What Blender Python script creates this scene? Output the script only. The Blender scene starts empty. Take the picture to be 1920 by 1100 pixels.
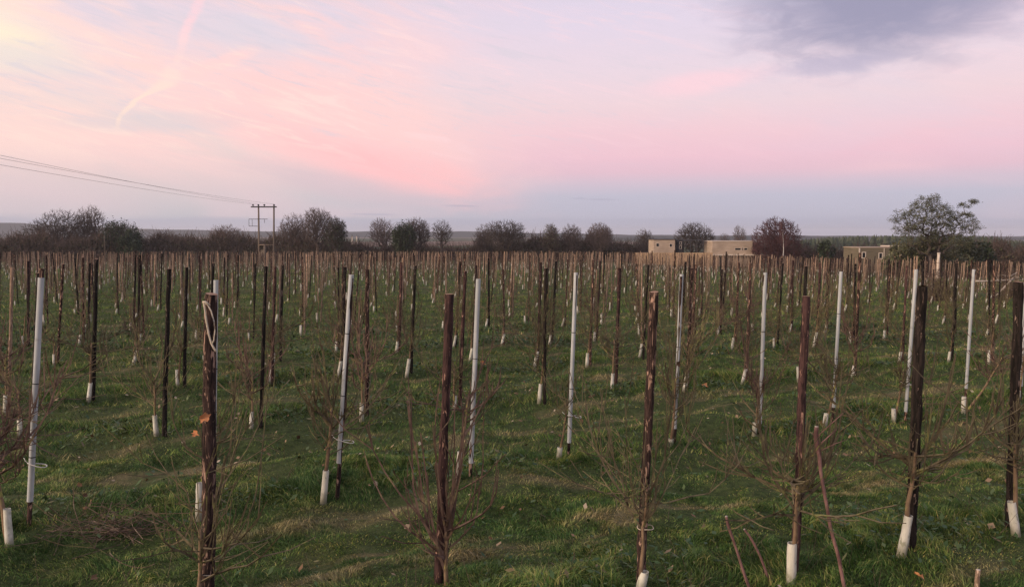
import bpy, math, random
import numpy as np
from math import radians as R, sin, cos, tan, atan2, pi

random.seed(7)
rng = np.random.default_rng(7)
SC = bpy.context.scene
COL = SC.collection

# ------------------------------------------------------------------ camera, sky, sun, exposure
FPX, CX, CY, HOR = 1450.0, 960.0, 550.0, 440.0      # focal length and centre in photo pixels, row of the true horizon
EYE = 2.6
PITCH = math.atan((CY - HOR) / FPX)
cam_d = bpy.data.cameras.new('camera')
cam = bpy.data.objects.new('camera', cam_d)
COL.objects.link(cam)
cam.location = (0, 0, EYE)
cam.rotation_euler = (pi / 2 - PITCH, 0, 0)
cam_d.sensor_width = 36
cam_d.lens = 36 * FPX / 1920
cam_d.clip_start = 0.05
cam_d.clip_end = 20000
SC.camera = cam
SC.view_settings.view_transform = 'Standard'
SC.view_settings.look = 'None'
SC.view_settings.exposure = 0.40
SC.view_settings.gamma = 1.0
SC.cycles.max_bounces = 5
SC.cycles.diffuse_bounces = 2
SC.cycles.volume_bounces = 0
SC.cycles.use_denoising = True
SC.cycles.denoiser = 'OPENIMAGEDENOISE'
SC.cycles.denoising_input_passes = 'RGB_ALBEDO_NORMAL'
SC.cycles.denoising_prefilter = 'NONE'
SC.cycles.transparent_max_bounces = 6

SUN_AZ = -118.0       # degrees clockwise from the view direction: low on the left, a little behind
SUN_EL = 15.0


def lin(c, k=1.0):
    out = []
    for v in c:
        v = v / 255.0
        out.append((v / 12.92 if v <= 0.04045 else ((v + 0.055) / 1.055) ** 2.4) * k)
    return (out[0], out[1], out[2], 1.0)


def ray(px, py):
    u, v = (px - CX) / FPX, (CY - py) / FPX
    return np.array([u, cos(PITCH) + v * sin(PITCH), -sin(PITCH) + v * cos(PITCH)])


def azel(px, py):
    d = ray(px, py)
    return math.degrees(atan2(d[0], d[1])), math.degrees(atan2(d[2], math.hypot(d[0], d[1])))


class NT:
    """small helper to write node graphs"""
    def __init__(s, tree):
        s.t = tree
        tree.nodes.clear()

    def n(s, typ, **kw):
        nd = s.t.nodes.new(typ)
        for k, v in kw.items():
            setattr(nd, k, v)
        return nd

    def put(s, sock, v):
        if isinstance(v, bpy.types.NodeSocket):
            s.t.links.new(v, sock)
        elif v is not None:
            sock.default_value = v

    def m(s, op, a, b=None, c=None, clamp=False):
        nd = s.n('ShaderNodeMath', operation=op, use_clamp=clamp)
        s.put(nd.inputs[0], a)
        s.put(nd.inputs[1], b)
        s.put(nd.inputs[2], c)
        return nd.outputs[0]

    def mix(s, f, a, b, mode='MIX'):
        nd = s.n('ShaderNodeMix', data_type='RGBA', blend_type=mode)
        s.put(nd.inputs['Factor'], f)
        s.put(nd.inputs[6], a)
        s.put(nd.inputs[7], b)
        return nd.outputs[2]

    def ramp(s, f, stops, interp='LINEAR'):
        nd = s.n('ShaderNodeValToRGB')
        s.put(nd.inputs[0], f)
        cr = nd.color_ramp
        cr.interpolation = interp
        while len(cr.elements) < len(stops):
            cr.elements.new(0.5)
        for e, (p, c) in zip(cr.elements, stops):
            e.position = p
            e.color = c if isinstance(c, tuple) else (c, c, c, 1)
        return nd.outputs[0]

    def smooth(s, v, a, b, lo=0.0, hi=1.0):
        nd = s.n('ShaderNodeMapRange', interpolation_type='SMOOTHSTEP')
        s.put(nd.inputs[0], v)
        for i, x in enumerate((a, b, lo, hi)):
            s.put(nd.inputs[i + 1], x)
        return nd.outputs[0]

    def noise(s, vec, scale=1.0, detail=4.0, rough=0.5, dist=0.0, dims='3D'):
        nd = s.n('ShaderNodeTexNoise', noise_dimensions=dims)
        s.put(nd.inputs['Vector'], vec)
        nd.inputs['Scale'].default_value = scale
        nd.inputs['Detail'].default_value = detail
        nd.inputs['Roughness'].default_value = rough
        nd.inputs['Distortion'].default_value = dist
        return nd.outputs[0]

    def xyz(s, x, y, z=0.0):
        nd = s.n('ShaderNodeCombineXYZ')
        s.put(nd.inputs[0], x)
        s.put(nd.inputs[1], y)
        s.put(nd.inputs[2], z)
        return nd.outputs[0]


def build_world():
    w = bpy.data.worlds.new('World')
    SC.world = w
    w.use_nodes = True
    g = NT(w.node_tree)
    out = g.n('ShaderNodeOutputWorld')
    bg = g.n('ShaderNodeBackground')
    tc = g.n('ShaderNodeTexCoord')
    sp = g.n('ShaderNodeSeparateXYZ')
    g.put(sp.inputs[0], tc.outputs['Generated'])
    x, y, z = sp.outputs
    az = g.m('MULTIPLY', g.m('ARCTAN2', x, y), 180 / pi)
    el = g.m('MULTIPLY', g.m('ARCSINE', z), 180 / pi)
    elp = g.m('DIVIDE', el, 40.0, clamp=True)
    right = g.ramp(elp, [(p / 40, lin(c)) for p, c in [
        (0.0, (178, 175, 190)), (0.9, (181, 179, 196)), (2.8, (189, 186, 203)), (3.7, (207, 189, 204)),
        (4.5, (224, 188, 202)), (5.6, (234, 192, 205)), (7.2, (238, 199, 208)), (9.2, (235, 208, 214)),
        (11.5, (231, 211, 221)), (14.5, (224, 210, 226)), (20, (208, 204, 226)), (40, (160, 175, 212))]])
    left = g.ramp(elp, [(p / 40, lin(c)) for p, c in [
        (0.0, (186, 184, 194)), (1.2, (194, 190, 197)), (2.6, (208, 196, 199)), (4.2, (222, 202, 202)),
        (6.0, (234, 209, 206)), (8.5, (236, 214, 211)), (11, (236, 213, 216)), (14, (228, 211, 221)),
        (20, (210, 205, 222)), (40, (164, 178, 212))]])
    base = g.mix(g.smooth(az, -24.0, 8.0), left, right)
    # soft unevenness of the thin high cloud
    va = g.xyz(g.m('MULTIPLY', az, 0.045), g.m('MULTIPLY', el, 0.16), 0.0)
    n0 = g.noise(va, 1.0, 3.0, 0.55, 0.6)
    base = g.mix(g.smooth(n0, 0.48, 0.75, 0.0, 0.42), base, lin((247, 205, 210)))
    base = g.mix(g.m('MULTIPLY', g.smooth(n0, 0.5, 0.25, 0.0, 0.35), g.smooth(el, 3.0, 8.0)), base, lin((212, 209, 225)))
    # pink and peach cirrus streaks on the sunset side
    th = R(-13)
    a = g.m('ADD', g.m('MULTIPLY', az, cos(th)), g.m('MULTIPLY', el, sin(th)))
    b = g.m('SUBTRACT', g.m('MULTIPLY', el, cos(th)), g.m('MULTIPLY', az, sin(th)))
    vs = g.xyz(g.m('MULTIPLY', a, 0.055), g.m('MULTIPLY', b, 0.27), 3.3)
    ns = g.noise(vs, 1.0, 4.0, 0.55, 0.8)
    vf = g.xyz(g.m('MULTIPLY', a, 0.16), g.m('MULTIPLY', b, 1.0), 7.7)
    nf = g.noise(vf, 1.0, 5.0, 0.62, 0.8)
    side = g.m('MULTIPLY', g.smooth(az, 2.0, -16.0), g.smooth(el, 2.5, 7.0))
    st = g.m('MULTIPLY', g.smooth(g.m('ADD', g.m('MULTIPLY', ns, 0.64), g.m('MULTIPLY', nf, 0.36)), 0.36, 0.62), side)
    peach = g.mix(g.smooth(g.m('ADD', az, g.m('MULTIPLY', el, -0.8)), -22.0, -44.0), lin((254, 209, 206)), lin((255, 219, 208)))
    col = g.mix(g.m('MULTIPLY', st, 0.9), base, peach)

    shared = [g.noise(g.xyz(g.m('MULTIPLY', az, 0.16 * k), g.m('MULTIPLY', el, 0.42 * k), 5.0 + k), 1.0, 4.0, 0.58, 0.5) for k in (0.9, 1.9)]

    def blob(px, py, rx, ry, rot=0.0, wob=0.5, seed=0.0, sc=1.0):
        """1 in the middle of an ellipse placed on the sky, 0 outside, with an uneven rim"""
        ca, ce = azel(px, py)
        da, de = g.m('SUBTRACT', az, ca), g.m('SUBTRACT', el, ce)
        t = R(rot)
        p = g.m('DIVIDE', g.m('ADD', g.m('MULTIPLY', da, cos(t)), g.m('MULTIPLY', de, sin(t))), rx)
        q = g.m('DIVIDE', g.m('SUBTRACT', g.m('MULTIPLY', de, cos(t)), g.m('MULTIPLY', da, sin(t))), ry)
        r = g.m('SQRT', g.m('ADD', g.m('MULTIPLY', p, p), g.m('MULTIPLY', q, q)))
        nn = shared[0 if sc < 1.2 else 1]
        return g.m('ADD', r, g.m('MULTIPLY', g.m('SUBTRACT', nn, 0.5), wob))
    # bright yellow corner of the cirrus, low clear gaps, rose bank in the middle
    col = g.mix(g.smooth(blob(-40, 55, 5.0, 2.2, -14, 0.9, 1.0), 1.3, 0.0, 0.0, 0.75), col, lin((255, 243, 208)))
    col = g.mix(g.smooth(blob(470, 75, 4.6, 1.7, -8, 1.1, 2.0), 1.3, 0.2, 0.0, 0.65), col, lin((216, 212, 224)))
    col = g.mix(g.smooth(blob(330, 228, 7.5, 0.8, 3, 0.9, 2.6), 1.2, 0.3, 0.0, 0.65), col, lin((220, 208, 210)))
    col = g.mix(g.smooth(blob(60, 110, 5.5, 1.0, -8, 0.9, 2.9), 1.2, 0.3, 0.0, 0.5), col, lin((226, 214, 216)))
    col = g.mix(g.smooth(blob(640, 230, 12.5, 3.8, -14, 1.0, 4.0, 0.8), 1.4, 0.1, 0.0, 0.75), col, lin((254, 208, 205)))
    rose = g.m('MULTIPLY', g.smooth(blob(720, 312, 9.5, 1.75, -14, 0.9, 5.0, 0.9), 1.45, 0.0), g.smooth(g.m('ADD', g.m('MULTIPLY', ns, 0.5), g.m('MULTIPLY', nf, 0.5)), 0.25, 0.60, 0.35, 0.95))
    col = g.mix(rose, col, lin((255, 192, 194)))
    col = g.mix(g.smooth(blob(655, 352, 8.5, 1.25, -12, 0.7, 5.6, 0.7), 1.15, 0.35, 0.0, 0.55), col, lin((214, 190, 198)))
    col = g.mix(g.smooth(blob(1330, 152, 5.0, 0.9, 6, 0.9, 6.0), 1.2, 0.3, 0.0, 0.7), col, lin((250, 209, 217)))
    col = g.mix(g.smooth(blob(405, 122, 3.2, 0.55, 24, 0.8, 6.6, 1.6), 1.2, 0.3, 0.0, 0.75), col, lin((255, 212, 208)))
    # fine wisps over the whole thin deck
    n5 = g.noise(g.xyz(g.m('MULTIPLY', a, 0.24), g.m('MULTIPLY', b, 1.7), 17.0), 1.0, 5.0, 0.66, 0.9)
    wid = g.m('MULTIPLY', g.smooth(el, 3.5, 8.0), g.smooth(az, 24.0, -12.0, 0.30, 1.0))
    col = g.mix(g.m('MULTIPLY', g.smooth(g.m('ADD', g.m('MULTIPLY', n5, 0.6), g.m('MULTIPLY', ns, 0.4)), 0.50, 0.66, 0.0, 0.62), wid), col, g.mix(g.smooth(az, 2.0, -22.0), lin((250, 214, 220)), lin((255, 227, 214))))
    col = g.mix(g.m('MULTIPLY', g.smooth(g.m('ADD', g.m('MULTIPLY', n5, 0.6), g.m('MULTIPLY', ns, 0.4)), 0.48, 0.34, 0.0, 0.55), wid), col, lin((213, 205, 216)))
    # contrail: azimuth of its axis as a curve of elevation
    fc = g.n('ShaderNodeFloatCurve')
    pts = [azel(px, py) for px, py in [(212, 285), (220, 250), (224, 225), (232, 208), (252, 190), (288, 172), (318, 150), (332, 110), (352, 55), (376, 5), (395, -30)]]
    g.put(fc.inputs['Value'], g.m('DIVIDE', el, 20.0, clamp=True))
    cv = fc.mapping.curves[0]
    for i, (pa, pe) in enumerate(pts):
        pos = (pe / 20.0, (pa + 32.0) / 15.0)
        if i < 2:
            cv.points[i].location = pos
        else:
            cv.points.new(*pos)
    fc.mapping.update()
    wig = g.m('MULTIPLY', g.m('SUBTRACT', shared[1], 0.5), 0.9)
    ax = g.m('ADD', g.m('SUBTRACT', g.m('MULTIPLY', fc.outputs[0], 15.0), 32.0), wig)
    wd = g.m('ADD', 0.24, g.m('MULTIPLY', g.smooth(el, 7.0, 15.5), 0.26))
    wd = g.m('ADD', wd, g.m('MULTIPLY', g.m('MULTIPLY', g.smooth(el, 9.0, 9.9), g.smooth(el, 11.6, 10.4)), 0.6))
    dd = g.m('DIVIDE', g.m('ABSOLUTE', g.m('SUBTRACT', az, ax)), wd)
    con = g.m('MULTIPLY', g.smooth(dd, 1.1, 0.2), g.m('MULTIPLY', g.smooth(el, 6.2, 8.2), g.smooth(el, 17.6, 16.4)))
    con = g.m('MULTIPLY', con, g.smooth(nf, 0.25, 0.6, 0.35, 1.0))
    col = g.mix(g.m('MULTIPLY', con, 0.8), col, g.mix(g.smooth(el, 8.0, 15.0), lin((255, 226, 208)), lin((252, 210, 216))))
    # grey cloud high on the shaded side, ragged rim
    gc = blob(1655, -10, 11.2, 5.0, 2, 1.1, 8.0, 1.25)
    col = g.mix(g.m('MULTIPLY', g.smooth(gc, 1.15, 0.25, 0.0, 1.0), g.smooth(shared[1], 0.2, 0.5, 0.65, 1.0)), col, lin((166, 161, 185)))
    gc2 = blob(1690, -10, 9.0, 3.6, 2, 0.9, 11.0, 1.0)
    col = g.mix(g.smooth(gc2, 1.3, 0.1, 0.0, 0.7), col, lin((150, 147, 173)))
    col = g.mix(g.smooth(blob(1560, 122, 4.4, 0.75, 3, 1.1, 8.6, 1.8), 1.2, 0.4, 0.0, 0.6), col, lin((186, 177, 200)))
    # overhead deck continues as broken grey cloud above the frame on that side
    vd = g.xyz(g.m('MULTIPLY', az, 0.03), g.m('MULTIPLY', el, 0.06), 21.0)
    dk = g.m('MULTIPLY', g.smooth(g.noise(vd, 1.0, 3.0, 0.55, 0.4), 0.45, 0.65), g.smooth(el, 17.0, 26.0))
    col = g.mix(g.m('MULTIPLY', dk, 0.6), col, lin((176, 170, 194)))
    # flat cloud banks on the horizon and two thin dark dashes
    vb = g.xyz(g.m('MULTIPLY', az, 0.10), g.m('MULTIPLY', el, 1.6), 13.0)
    nb = g.noise(vb, 1.0, 3.0, 0.5)
    be = g.m('ADD', el, g.m('MULTIPLY', g.m('SUBTRACT', nb, 0.5), 0.9))
    col = g.mix(g.m('MULTIPLY', g.smooth(be, 1.35, 0.95), 0.75), col, g.mix(g.smooth(az, -30.0, 10.0), lin((176, 174, 190)), lin((172, 171, 190))))
    for i, (px, py, rx) in enumerate([(1127, 374, 1.7), (1085, 372, 0.8), (866, 386, 1.6), (700, 402, 2.4)]):
        col = g.mix(g.smooth(blob(px, py, rx, 0.10, -1, 0.6, 30.0 + i, 1.5), 1.1, 0.2, 0.0, 0.5), col, lin((166, 162, 184)))
    # glow of the sun that has just gone down, and the clear-sky term
    sx, sy = sin(R(SUN_AZ)), cos(R(SUN_AZ))
    hz = g.m('ADD', g.m('MULTIPLY', x, sx), g.m('MULTIPLY', y, sy))
    glow = g.m('MULTIPLY', g.m('POWER', g.m('MAXIMUM', hz, 0.0), 3.0), g.m('POWER', 2.718, g.m('MULTIPLY', g.m('ABSOLUTE', el), -0.055)))
    gl = g.n('ShaderNodeMix', data_type='RGBA', blend_type='ADD', clamp_result=False)
    g.put(gl.inputs['Factor'], glow)
    g.put(gl.inputs[6], col)
    gl.inputs[7].default_value = (1.5, 0.85, 0.42, 1)
    sky = g.n('ShaderNodeTexSky', sky_type='NISHITA')
    sky.sun_disc = False
    sky.sun_elevation = R(SUN_EL)
    sky.sun_rotation = R(SUN_AZ)
    sky.air_density = 1.2
    sky.dust_density = 1.5
    ad = g.n('ShaderNodeMix', data_type='RGBA', blend_type='ADD', clamp_result=False)
    ad.inputs['Factor'].default_value = 0.002
    g.put(ad.inputs[6], gl.outputs[2])
    g.put(ad.inputs[7], sky.outputs[0])
    g.put(bg.inputs['Color'], ad.outputs[2])
    bg.inputs['Strength'].default_value = 0.82
    g.put(out.inputs[0], bg.outputs[0])
    w.cycles.sampling_method = 'MANUAL'
    w.cycles.sample_map_resolution = 256


build_world()
sd = bpy.data.lights.new('sun', 'SUN')
sd.energy = 2.1
sd.angle = R(24)
sd.color = (1.0, 0.80, 0.64)
sun = bpy.data.objects.new('sun', sd)
COL.objects.link(sun)
# the lamp shines along its -Z; aim it from the low sun towards the field
_s = np.array([sin(R(SUN_AZ)) * cos(R(SUN_EL)), cos(R(SUN_AZ)) * cos(R(SUN_EL)), sin(R(SUN_EL))])
from mathutils import Vector
sun.rotation_euler = Vector(_s).to_track_quat('Z', 'Y').to_euler()

# ------------------------------------------------------------------ mesh helpers
def new_mesh(name, V, faces, mats=(), midx=None, smooth=False):
    """faces: list of int arrays (M,k)"""
    V = np.asarray(V, dtype=np.float32).reshape(-1, 3)
    me = bpy.data.meshes.new(name)
    faces = [np.asarray(f, dtype=np.int32) for f in faces if len(f)]
    me.vertices.add(len(V))
    me.vertices.foreach_set('co', V.ravel())
    loops = np.concatenate([f.ravel() for f in faces])
    tot = np.concatenate([np.full(len(f), f.shape[1], dtype=np.int32) for f in faces])
    start = np.concatenate([[0], np.cumsum(tot)[:-1]]).astype(np.int32)
    me.loops.add(len(loops))
    me.loops.foreach_set('vertex_index', loops)
    me.polygons.add(len(tot))
    me.polygons.foreach_set('loop_start', start)
    me.polygons.foreach_set('loop_total', tot)
    if midx is not None:
        me.polygons.foreach_set('material_index', np.asarray(midx, dtype=np.int32))
    me.polygons.foreach_set('use_smooth', np.full(len(tot), smooth, dtype=bool))
    for m in mats:
        me.materials.append(m)
    me.update()
    me.validate()
    return me


class MB:
    """collects pieces of one mesh, each with its material slot"""
    def __init__(s):
        s.V, s.F, s.M, s.n = [], [], [], 0

    def add(s, V, F, mi=0):
        V = np.asarray(V, dtype=np.float64).reshape(-1, 3)
        for f in (F if isinstance(F, list) else [F]):
            f = np.asarray(f, dtype=np.int64)
            if f.ndim == 1:
                f = f[None, :]
            s.F.append(f + s.n)
            s.M.append(np.full(len(f), mi))
        s.V.append(V)
        s.n += len(V)
        return s

    def mesh(s, name, mats, smooth=False):
        return new_mesh(name, np.concatenate(s.V), s.F, mats, np.concatenate(s.M), smooth)

    # shapes
    def tube(s, P, Rr, n=6, mi=0, cap=True, rough=0.0, seed=0):
        """bent tapering tube along a polyline"""
        P = np.asarray(P, float)
        k = len(P)
        Rr = np.broadcast_to(np.asarray(Rr, float), (k,))
        T = np.gradient(P, axis=0)
        T /= np.linalg.norm(T, axis=1)[:, None] + 1e-9
        ref = np.array([1.0, 0, 0]) if abs(T[0][2]) > 0.6 else np.array([0, 0, 1.0])
        A = np.cross(T, ref)
        A /= np.linalg.norm(A, axis=1)[:, None] + 1e-9
        B = np.cross(T, A)
        an = np.arange(n) * 2 * pi / n
        rr = np.repeat(Rr[:, None], n, 1)
        if rough:
            rr = rr * (1 + rough * (np.random.default_rng(seed).random((k, n)) - 0.5) * 2)
        V = P[:, None, :] + rr[..., None] * (np.cos(an)[None, :, None] * A[:, None, :] + np.sin(an)[None, :, None] * B[:, None, :])
        i = np.arange(k - 1)[:, None] * n
        j = np.arange(n)[None, :]
        j2 = (j + 1) % n
        F = np.stack([i + j, i + n + j, i + n + j2, i + j2], -1).reshape(-1, 4)
        fs = [F]
        if cap:
            fs.append(((k - 1) * n + np.arange(n)[::-1])[None, :])
            fs.append(np.arange(n)[None, :])
        return s.add(V.reshape(-1, 3), fs, mi)

    def segs(s, P0, P1, R0, R1, n=3, mi=0):
        """many straight tapering sticks at once"""
        P0, P1 = np.asarray(P0, float), np.asarray(P1, float)
        N = len(P0)
        if not N:
            return s
        T = P1 - P0
        T /= np.linalg.norm(T, axis=1)[:, None] + 1e-9
        ref = np.where(np.abs(T[:, 2:3]) > 0.7, np.array([[1.0, 0.2, 0]]), np.array([[0, 0.1, 1.0]]))
        A = np.cross(T, ref)
        A /= np.linalg.norm(A, axis=1)[:, None] + 1e-9
        B = np.cross(T, A)
        R0 = np.broadcast_to(np.asarray(R0, float), (N,))
        R1 = np.broadcast_to(np.asarray(R1, float), (N,))
        an = np.arange(n) * 2 * pi / n
        ring = np.cos(an)[None, :, None] * A[:, None, :] + np.sin(an)[None, :, None] * B[:, None, :]
        V = np.concatenate([P0[:, None, :] + R0[:, None, None] * ring, P1[:, None, :] + R1[:, None, None] * ring], 1)
        i = np.arange(N)[:, None] * 2 * n
        j = np.arange(n)[None, :]
        j2 = (j + 1) % n
        F = np.stack([i + j, i + n + j, i + n + j2, i + j2], -1).reshape(-1, 4)
        return s.add(V.reshape(-1, 3), [F], mi)

    def box(s, x0, x1, y0, y1, z0, z1, mi=0):
        V = [(x, y, z) for z in (z0, z1) for y in (y0, y1) for x in (x0, x1)]
        F = [[0, 2, 3, 1], [4, 5, 7, 6], [0, 1, 5, 4], [2, 6, 7, 3], [0, 4, 6, 2], [1, 3, 7, 5]]
        return s.add(V, [np.array(F)], mi)

    def quads(s, C, U, W, mi=0):
        """flat little pieces: centre, half-length vector, half-width vector; a kite of two triangles"""
        N = len(C)
        V = np.stack([C - U, C + W, C + U, C - W], 1).reshape(-1, 3)
        F = np.arange(N * 4).reshape(N, 4)
        return s.add(V, [F], mi)


def link(o, parent=None):
    COL.objects.link(o)
    if parent is not None:
        o.parent = parent
    return o


def ob(name, me, parent=None, label=None, cat=None, group=None, kind=None, loc=None):
    o = link(bpy.data.objects.new(name, me), parent)
    if loc is not None:
        o.location = loc
    for k, v in (('label', label), ('category', cat), ('group', group), ('kind', kind)):
        if v:
            o[k] = v
    return o


# ------------------------------------------------------------------ materials
def mat(name, fn, rough=0.85, spec=0.25, sub=0.0):
    m = bpy.data.materials.new(name)
    m.use_nodes = True
    g = NT(m.node_tree)
    o = g.n('ShaderNodeOutputMaterial')
    p = g.n('ShaderNodeBsdfPrincipled')
    p.inputs['Roughness'].default_value = rough
    p.inputs['Specular IOR Level'].default_value = spec
    g.put(o.inputs[0], p.outputs[0])
    c = fn(g, p)
    if c is not None:
        g.put(p.inputs['Base Color'], c)
    return m


def objco(g):
    return g.n('ShaderNodeTexCoord').outputs['Object']


def worldpos(g):
    return g.n('ShaderNodeNewGeometry').outputs['Position']


def scaled(g, v, sx, sy, sz):
    nd = g.n('ShaderNodeVectorMath', operation='MULTIPLY')
    g.put(nd.inputs[0], v)
    nd.inputs[1].default_value = (sx, sy, sz)
    return nd.outputs[0]


def offset_by_object(g, v):
    r = g.n('ShaderNodeObjectInfo').outputs['Random']
    nd = g.n('ShaderNodeVectorMath', operation='ADD')
    g.put(nd.inputs[0], v)
    g.put(nd.inputs[1], g.xyz(g.m('MULTIPLY', r, 40.0), g.m('MULTIPLY', r, 17.0), g.m('MULTIPLY', r, 9.0)))
    return nd.outputs[0]


def bump(g, p, h, dist=0.01, strength=1.0):
    b = g.n('ShaderNodeBump')
    b.inputs['Strength'].default_value = strength
    b.inputs['Distance'].default_value = dist
    g.put(b.inputs['Height'], h)
    g.put(p.inputs['Normal'], b.outputs[0])


def C3(r, gg, b):
    return (r, gg, b, 1.0)


def rnd(g):
    """a number per object and per loose piece"""
    a = g.n('ShaderNodeObjectInfo').outputs['Random']
    b = g.n('ShaderNodeNewGeometry').outputs['Random Per Island']
    return g.m('FRACT', g.m('ADD', a, b))


def bark_fn(dark, mid, pale, lo=0.60, hi=0.68):
    def fn(g, p):
        v = offset_by_object(g, objco(g))
        n1 = g.noise(scaled(g, v, 38, 38, 5.0), 1.0, 5.0, 0.7, 0.5)
        n2 = g.noise(scaled(g, v, 36, 36, 8.0), 1.0, 5.0, 0.62, 0.9)
        c = g.mix(g.smooth(n1, 0.38, 0.62), dark, mid)
        r = rnd(g)
        c = g.mix(g.smooth(n2, lo, hi), c, pale)
        c = g.mix(1.0, c, g.ramp(r, [(0.0, C3(0.65, 0.68, 0.70)), (0.4, C3(0.95, 0.94, 0.92)), (0.75, C3(1.2, 1.12, 1.05)), (1.0, C3(1.6, 1.5, 1.4))]), 'MULTIPLY')
        bump(g, p, g.m('ADD', n1, g.m('MULTIPLY', g.smooth(n2, lo, hi), -0.8)), 0.012)
        return c
    return fn


M_STAKE = mat('stake_bark', bark_fn(C3(0.016, 0.011, 0.010), C3(0.066, 0.042, 0.035), C3(0.42, 0.28, 0.21), 0.55, 0.61), 0.9, 0.15)
M_STAKE_RED = mat('stake_bark_red', bark_fn(C3(0.015, 0.009, 0.009), C3(0.060, 0.034, 0.032), C3(0.30, 0.19, 0.15), 0.58, 0.65), 0.85, 0.2)
M_STAKE_BLACK = mat('stake_bark_black', bark_fn(C3(0.008, 0.007, 0.006), C3(0.030, 0.024, 0.021), C3(0.24, 0.18, 0.15), 0.60, 0.66), 0.9, 0.15)
M_STAKE_PALE = mat('stake_weathered', bark_fn(C3(0.14, 0.10, 0.072), C3(0.34, 0.25, 0.18), C3(0.52, 0.40, 0.30), 0.50, 0.66), 0.9, 0.15)
M_CUT = mat('sawn_wood', lambda g, p: g.ramp(g.noise(scaled(g, objco(g), 60, 60, 60), 1.0, 3.0), [(0.3, C3(0.26, 0.15, 0.10)), (0.7, C3(0.42, 0.28, 0.19))]), 0.9, 0.1)


def sleeve_fn(g, p):
    v = offset_by_object(g, objco(g))
    n = g.noise(scaled(g, v, 22, 22, 2.5), 1.0, 4.0, 0.6)
    n2 = g.noise(scaled(g, v, 5, 5, 7), 1.0, 4.0, 0.6)
    c = g.mix(g.smooth(n, 0.35, 0.7), C3(0.36, 0.385, 0.37), C3(0.50, 0.52, 0.50))
    c = g.mix(g.smooth(n2, 0.60, 0.74, 0, 0.6), c, C3(0.18, 0.19, 0.15))
    bump(g, p, n, 0.003)
    return c


M_SLEEVE = mat('galvanised_grey', sleeve_fn, 0.55, 0.4)
M_BAND = mat('black_band', lambda g, p: C3(0.02, 0.02, 0.022), 0.6, 0.3)
M_TIE = mat('white_tie', lambda g, p: C3(0.62, 0.60, 0.54), 0.6, 0.3)
M_TWINE = mat('twine', lambda g, p: g.ramp(g.noise(scaled(g, objco(g), 90, 90, 90), 1.0, 3.0), [(0.3, C3(0.42, 0.35, 0.25)), (0.7, C3(0.66, 0.58, 0.45))]), 0.95, 0.1)


def leaf_fn(stops):
    def fn(g, p):
        r = rnd(g)
        p.inputs['Subsurface Weight'].default_value = 0.0
        return g.ramp(r, stops)
    return fn


def guard_fn(g, p):
    v = offset_by_object(g, objco(g))
    n = g.noise(scaled(g, v, 9, 9, 5), 1.0, 4.0, 0.6)
    sp = g.n('ShaderNodeSeparateXYZ')
    g.put(sp.inputs[0], objco(g))
    c = g.mix(g.smooth(n, 0.35, 0.75), C3(0.68, 0.66, 0.55), C3(0.48, 0.48, 0.37))
    soil = g.m('ADD', g.m('MULTIPLY', sp.outputs[2], -9.0), g.m('MULTIPLY', n, 1.6))
    c = g.mix(g.smooth(soil, -0.6, 0.75, 0.0, 0.85), c, C3(0.16, 0.15, 0.09))
    c = g.mix(g.smooth(g.noise(scaled(g, v, 26, 26, 14), 1.0, 4.0), 0.56, 0.70, 0, 0.65), c, C3(0.20, 0.21, 0.12))
    bump(g, p, g.noise(scaled(g, v, 20, 20, 9), 1.0, 2.0), 0.006)
    return c


M_GUARD = mat('guard_plastic', guard_fn, 0.5, 0.35)
M_GUARD_FAR = mat('guard_plastic_plain', leaf_fn([(0, C3(0.42, 0.41, 0.33)), (1, C3(0.66, 0.64, 0.54))]), 0.5, 0.3)


def branch_fn(a, b, c3):
    def fn(g, p):
        v = offset_by_object(g, objco(g))
        n = g.noise(scaled(g, v, 18, 18, 7), 1.0, 4.0, 0.6)
        c = g.mix(g.smooth(n, 0.35, 0.6), a, b)
        c = g.mix(g.smooth(g.noise(scaled(g, v, 9, 9, 9), 1.0, 4.0, 0.6), 0.55, 0.68), c, c3)
        return c
    return fn


M_TRUNK = mat('sapling_trunk', branch_fn(C3(0.13, 0.088, 0.052), C3(0.24, 0.165, 0.10), C3(0.30, 0.28, 0.085)), 0.9, 0.15)
M_TWIG = mat('sapling_twig', branch_fn(C3(0.078, 0.062, 0.036), C3(0.150, 0.122, 0.070), C3(0.22, 0.215, 0.075)), 0.85, 0.2)
M_TWIG_RED = mat('sapling_twig_red', branch_fn(C3(0.075, 0.048, 0.036), C3(0.16, 0.105, 0.076), C3(0.22, 0.17, 0.09)), 0.8, 0.2)
M_BRUSH = mat('dead_twig', branch_fn(C3(0.07, 0.048, 0.034), C3(0.16, 0.115, 0.08), C3(0.28, 0.22, 0.16)), 0.9, 0.1)
M_PALEWOOD = mat('peeled_wood', branch_fn(C3(0.30, 0.24, 0.18), C3(0.50, 0.44, 0.36), C3(0.62, 0.57, 0.5)), 0.8, 0.1)
M_REDSTICK = mat('red_stick', branch_fn(C3(0.11, 0.058, 0.050), C3(0.24, 0.135, 0.115), C3(0.15, 0.11, 0.07)), 0.8, 0.2)


M_ORANGE = mat('orange_leaf', leaf_fn([(0, C3(0.42, 0.17, 0.07)), (1, C3(0.62, 0.30, 0.13))]), 0.8, 0.2)
M_LITTER = mat('leaf_litter', leaf_fn([(0, C3(0.10, 0.055, 0.03)), (0.5, C3(0.22, 0.14, 0.08)), (0.8, C3(0.34, 0.26, 0.16)), (1, C3(0.45, 0.38, 0.27))]), 0.85, 0.15)
M_WEED = mat('weed_leaf', leaf_fn([(0, C3(0.026, 0.058, 0.018)), (0.6, C3(0.055, 0.100, 0.030)), (0.9, C3(0.10, 0.135, 0.045)), (1, C3(0.17, 0.12, 0.06))]), 0.6, 0.3)

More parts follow.
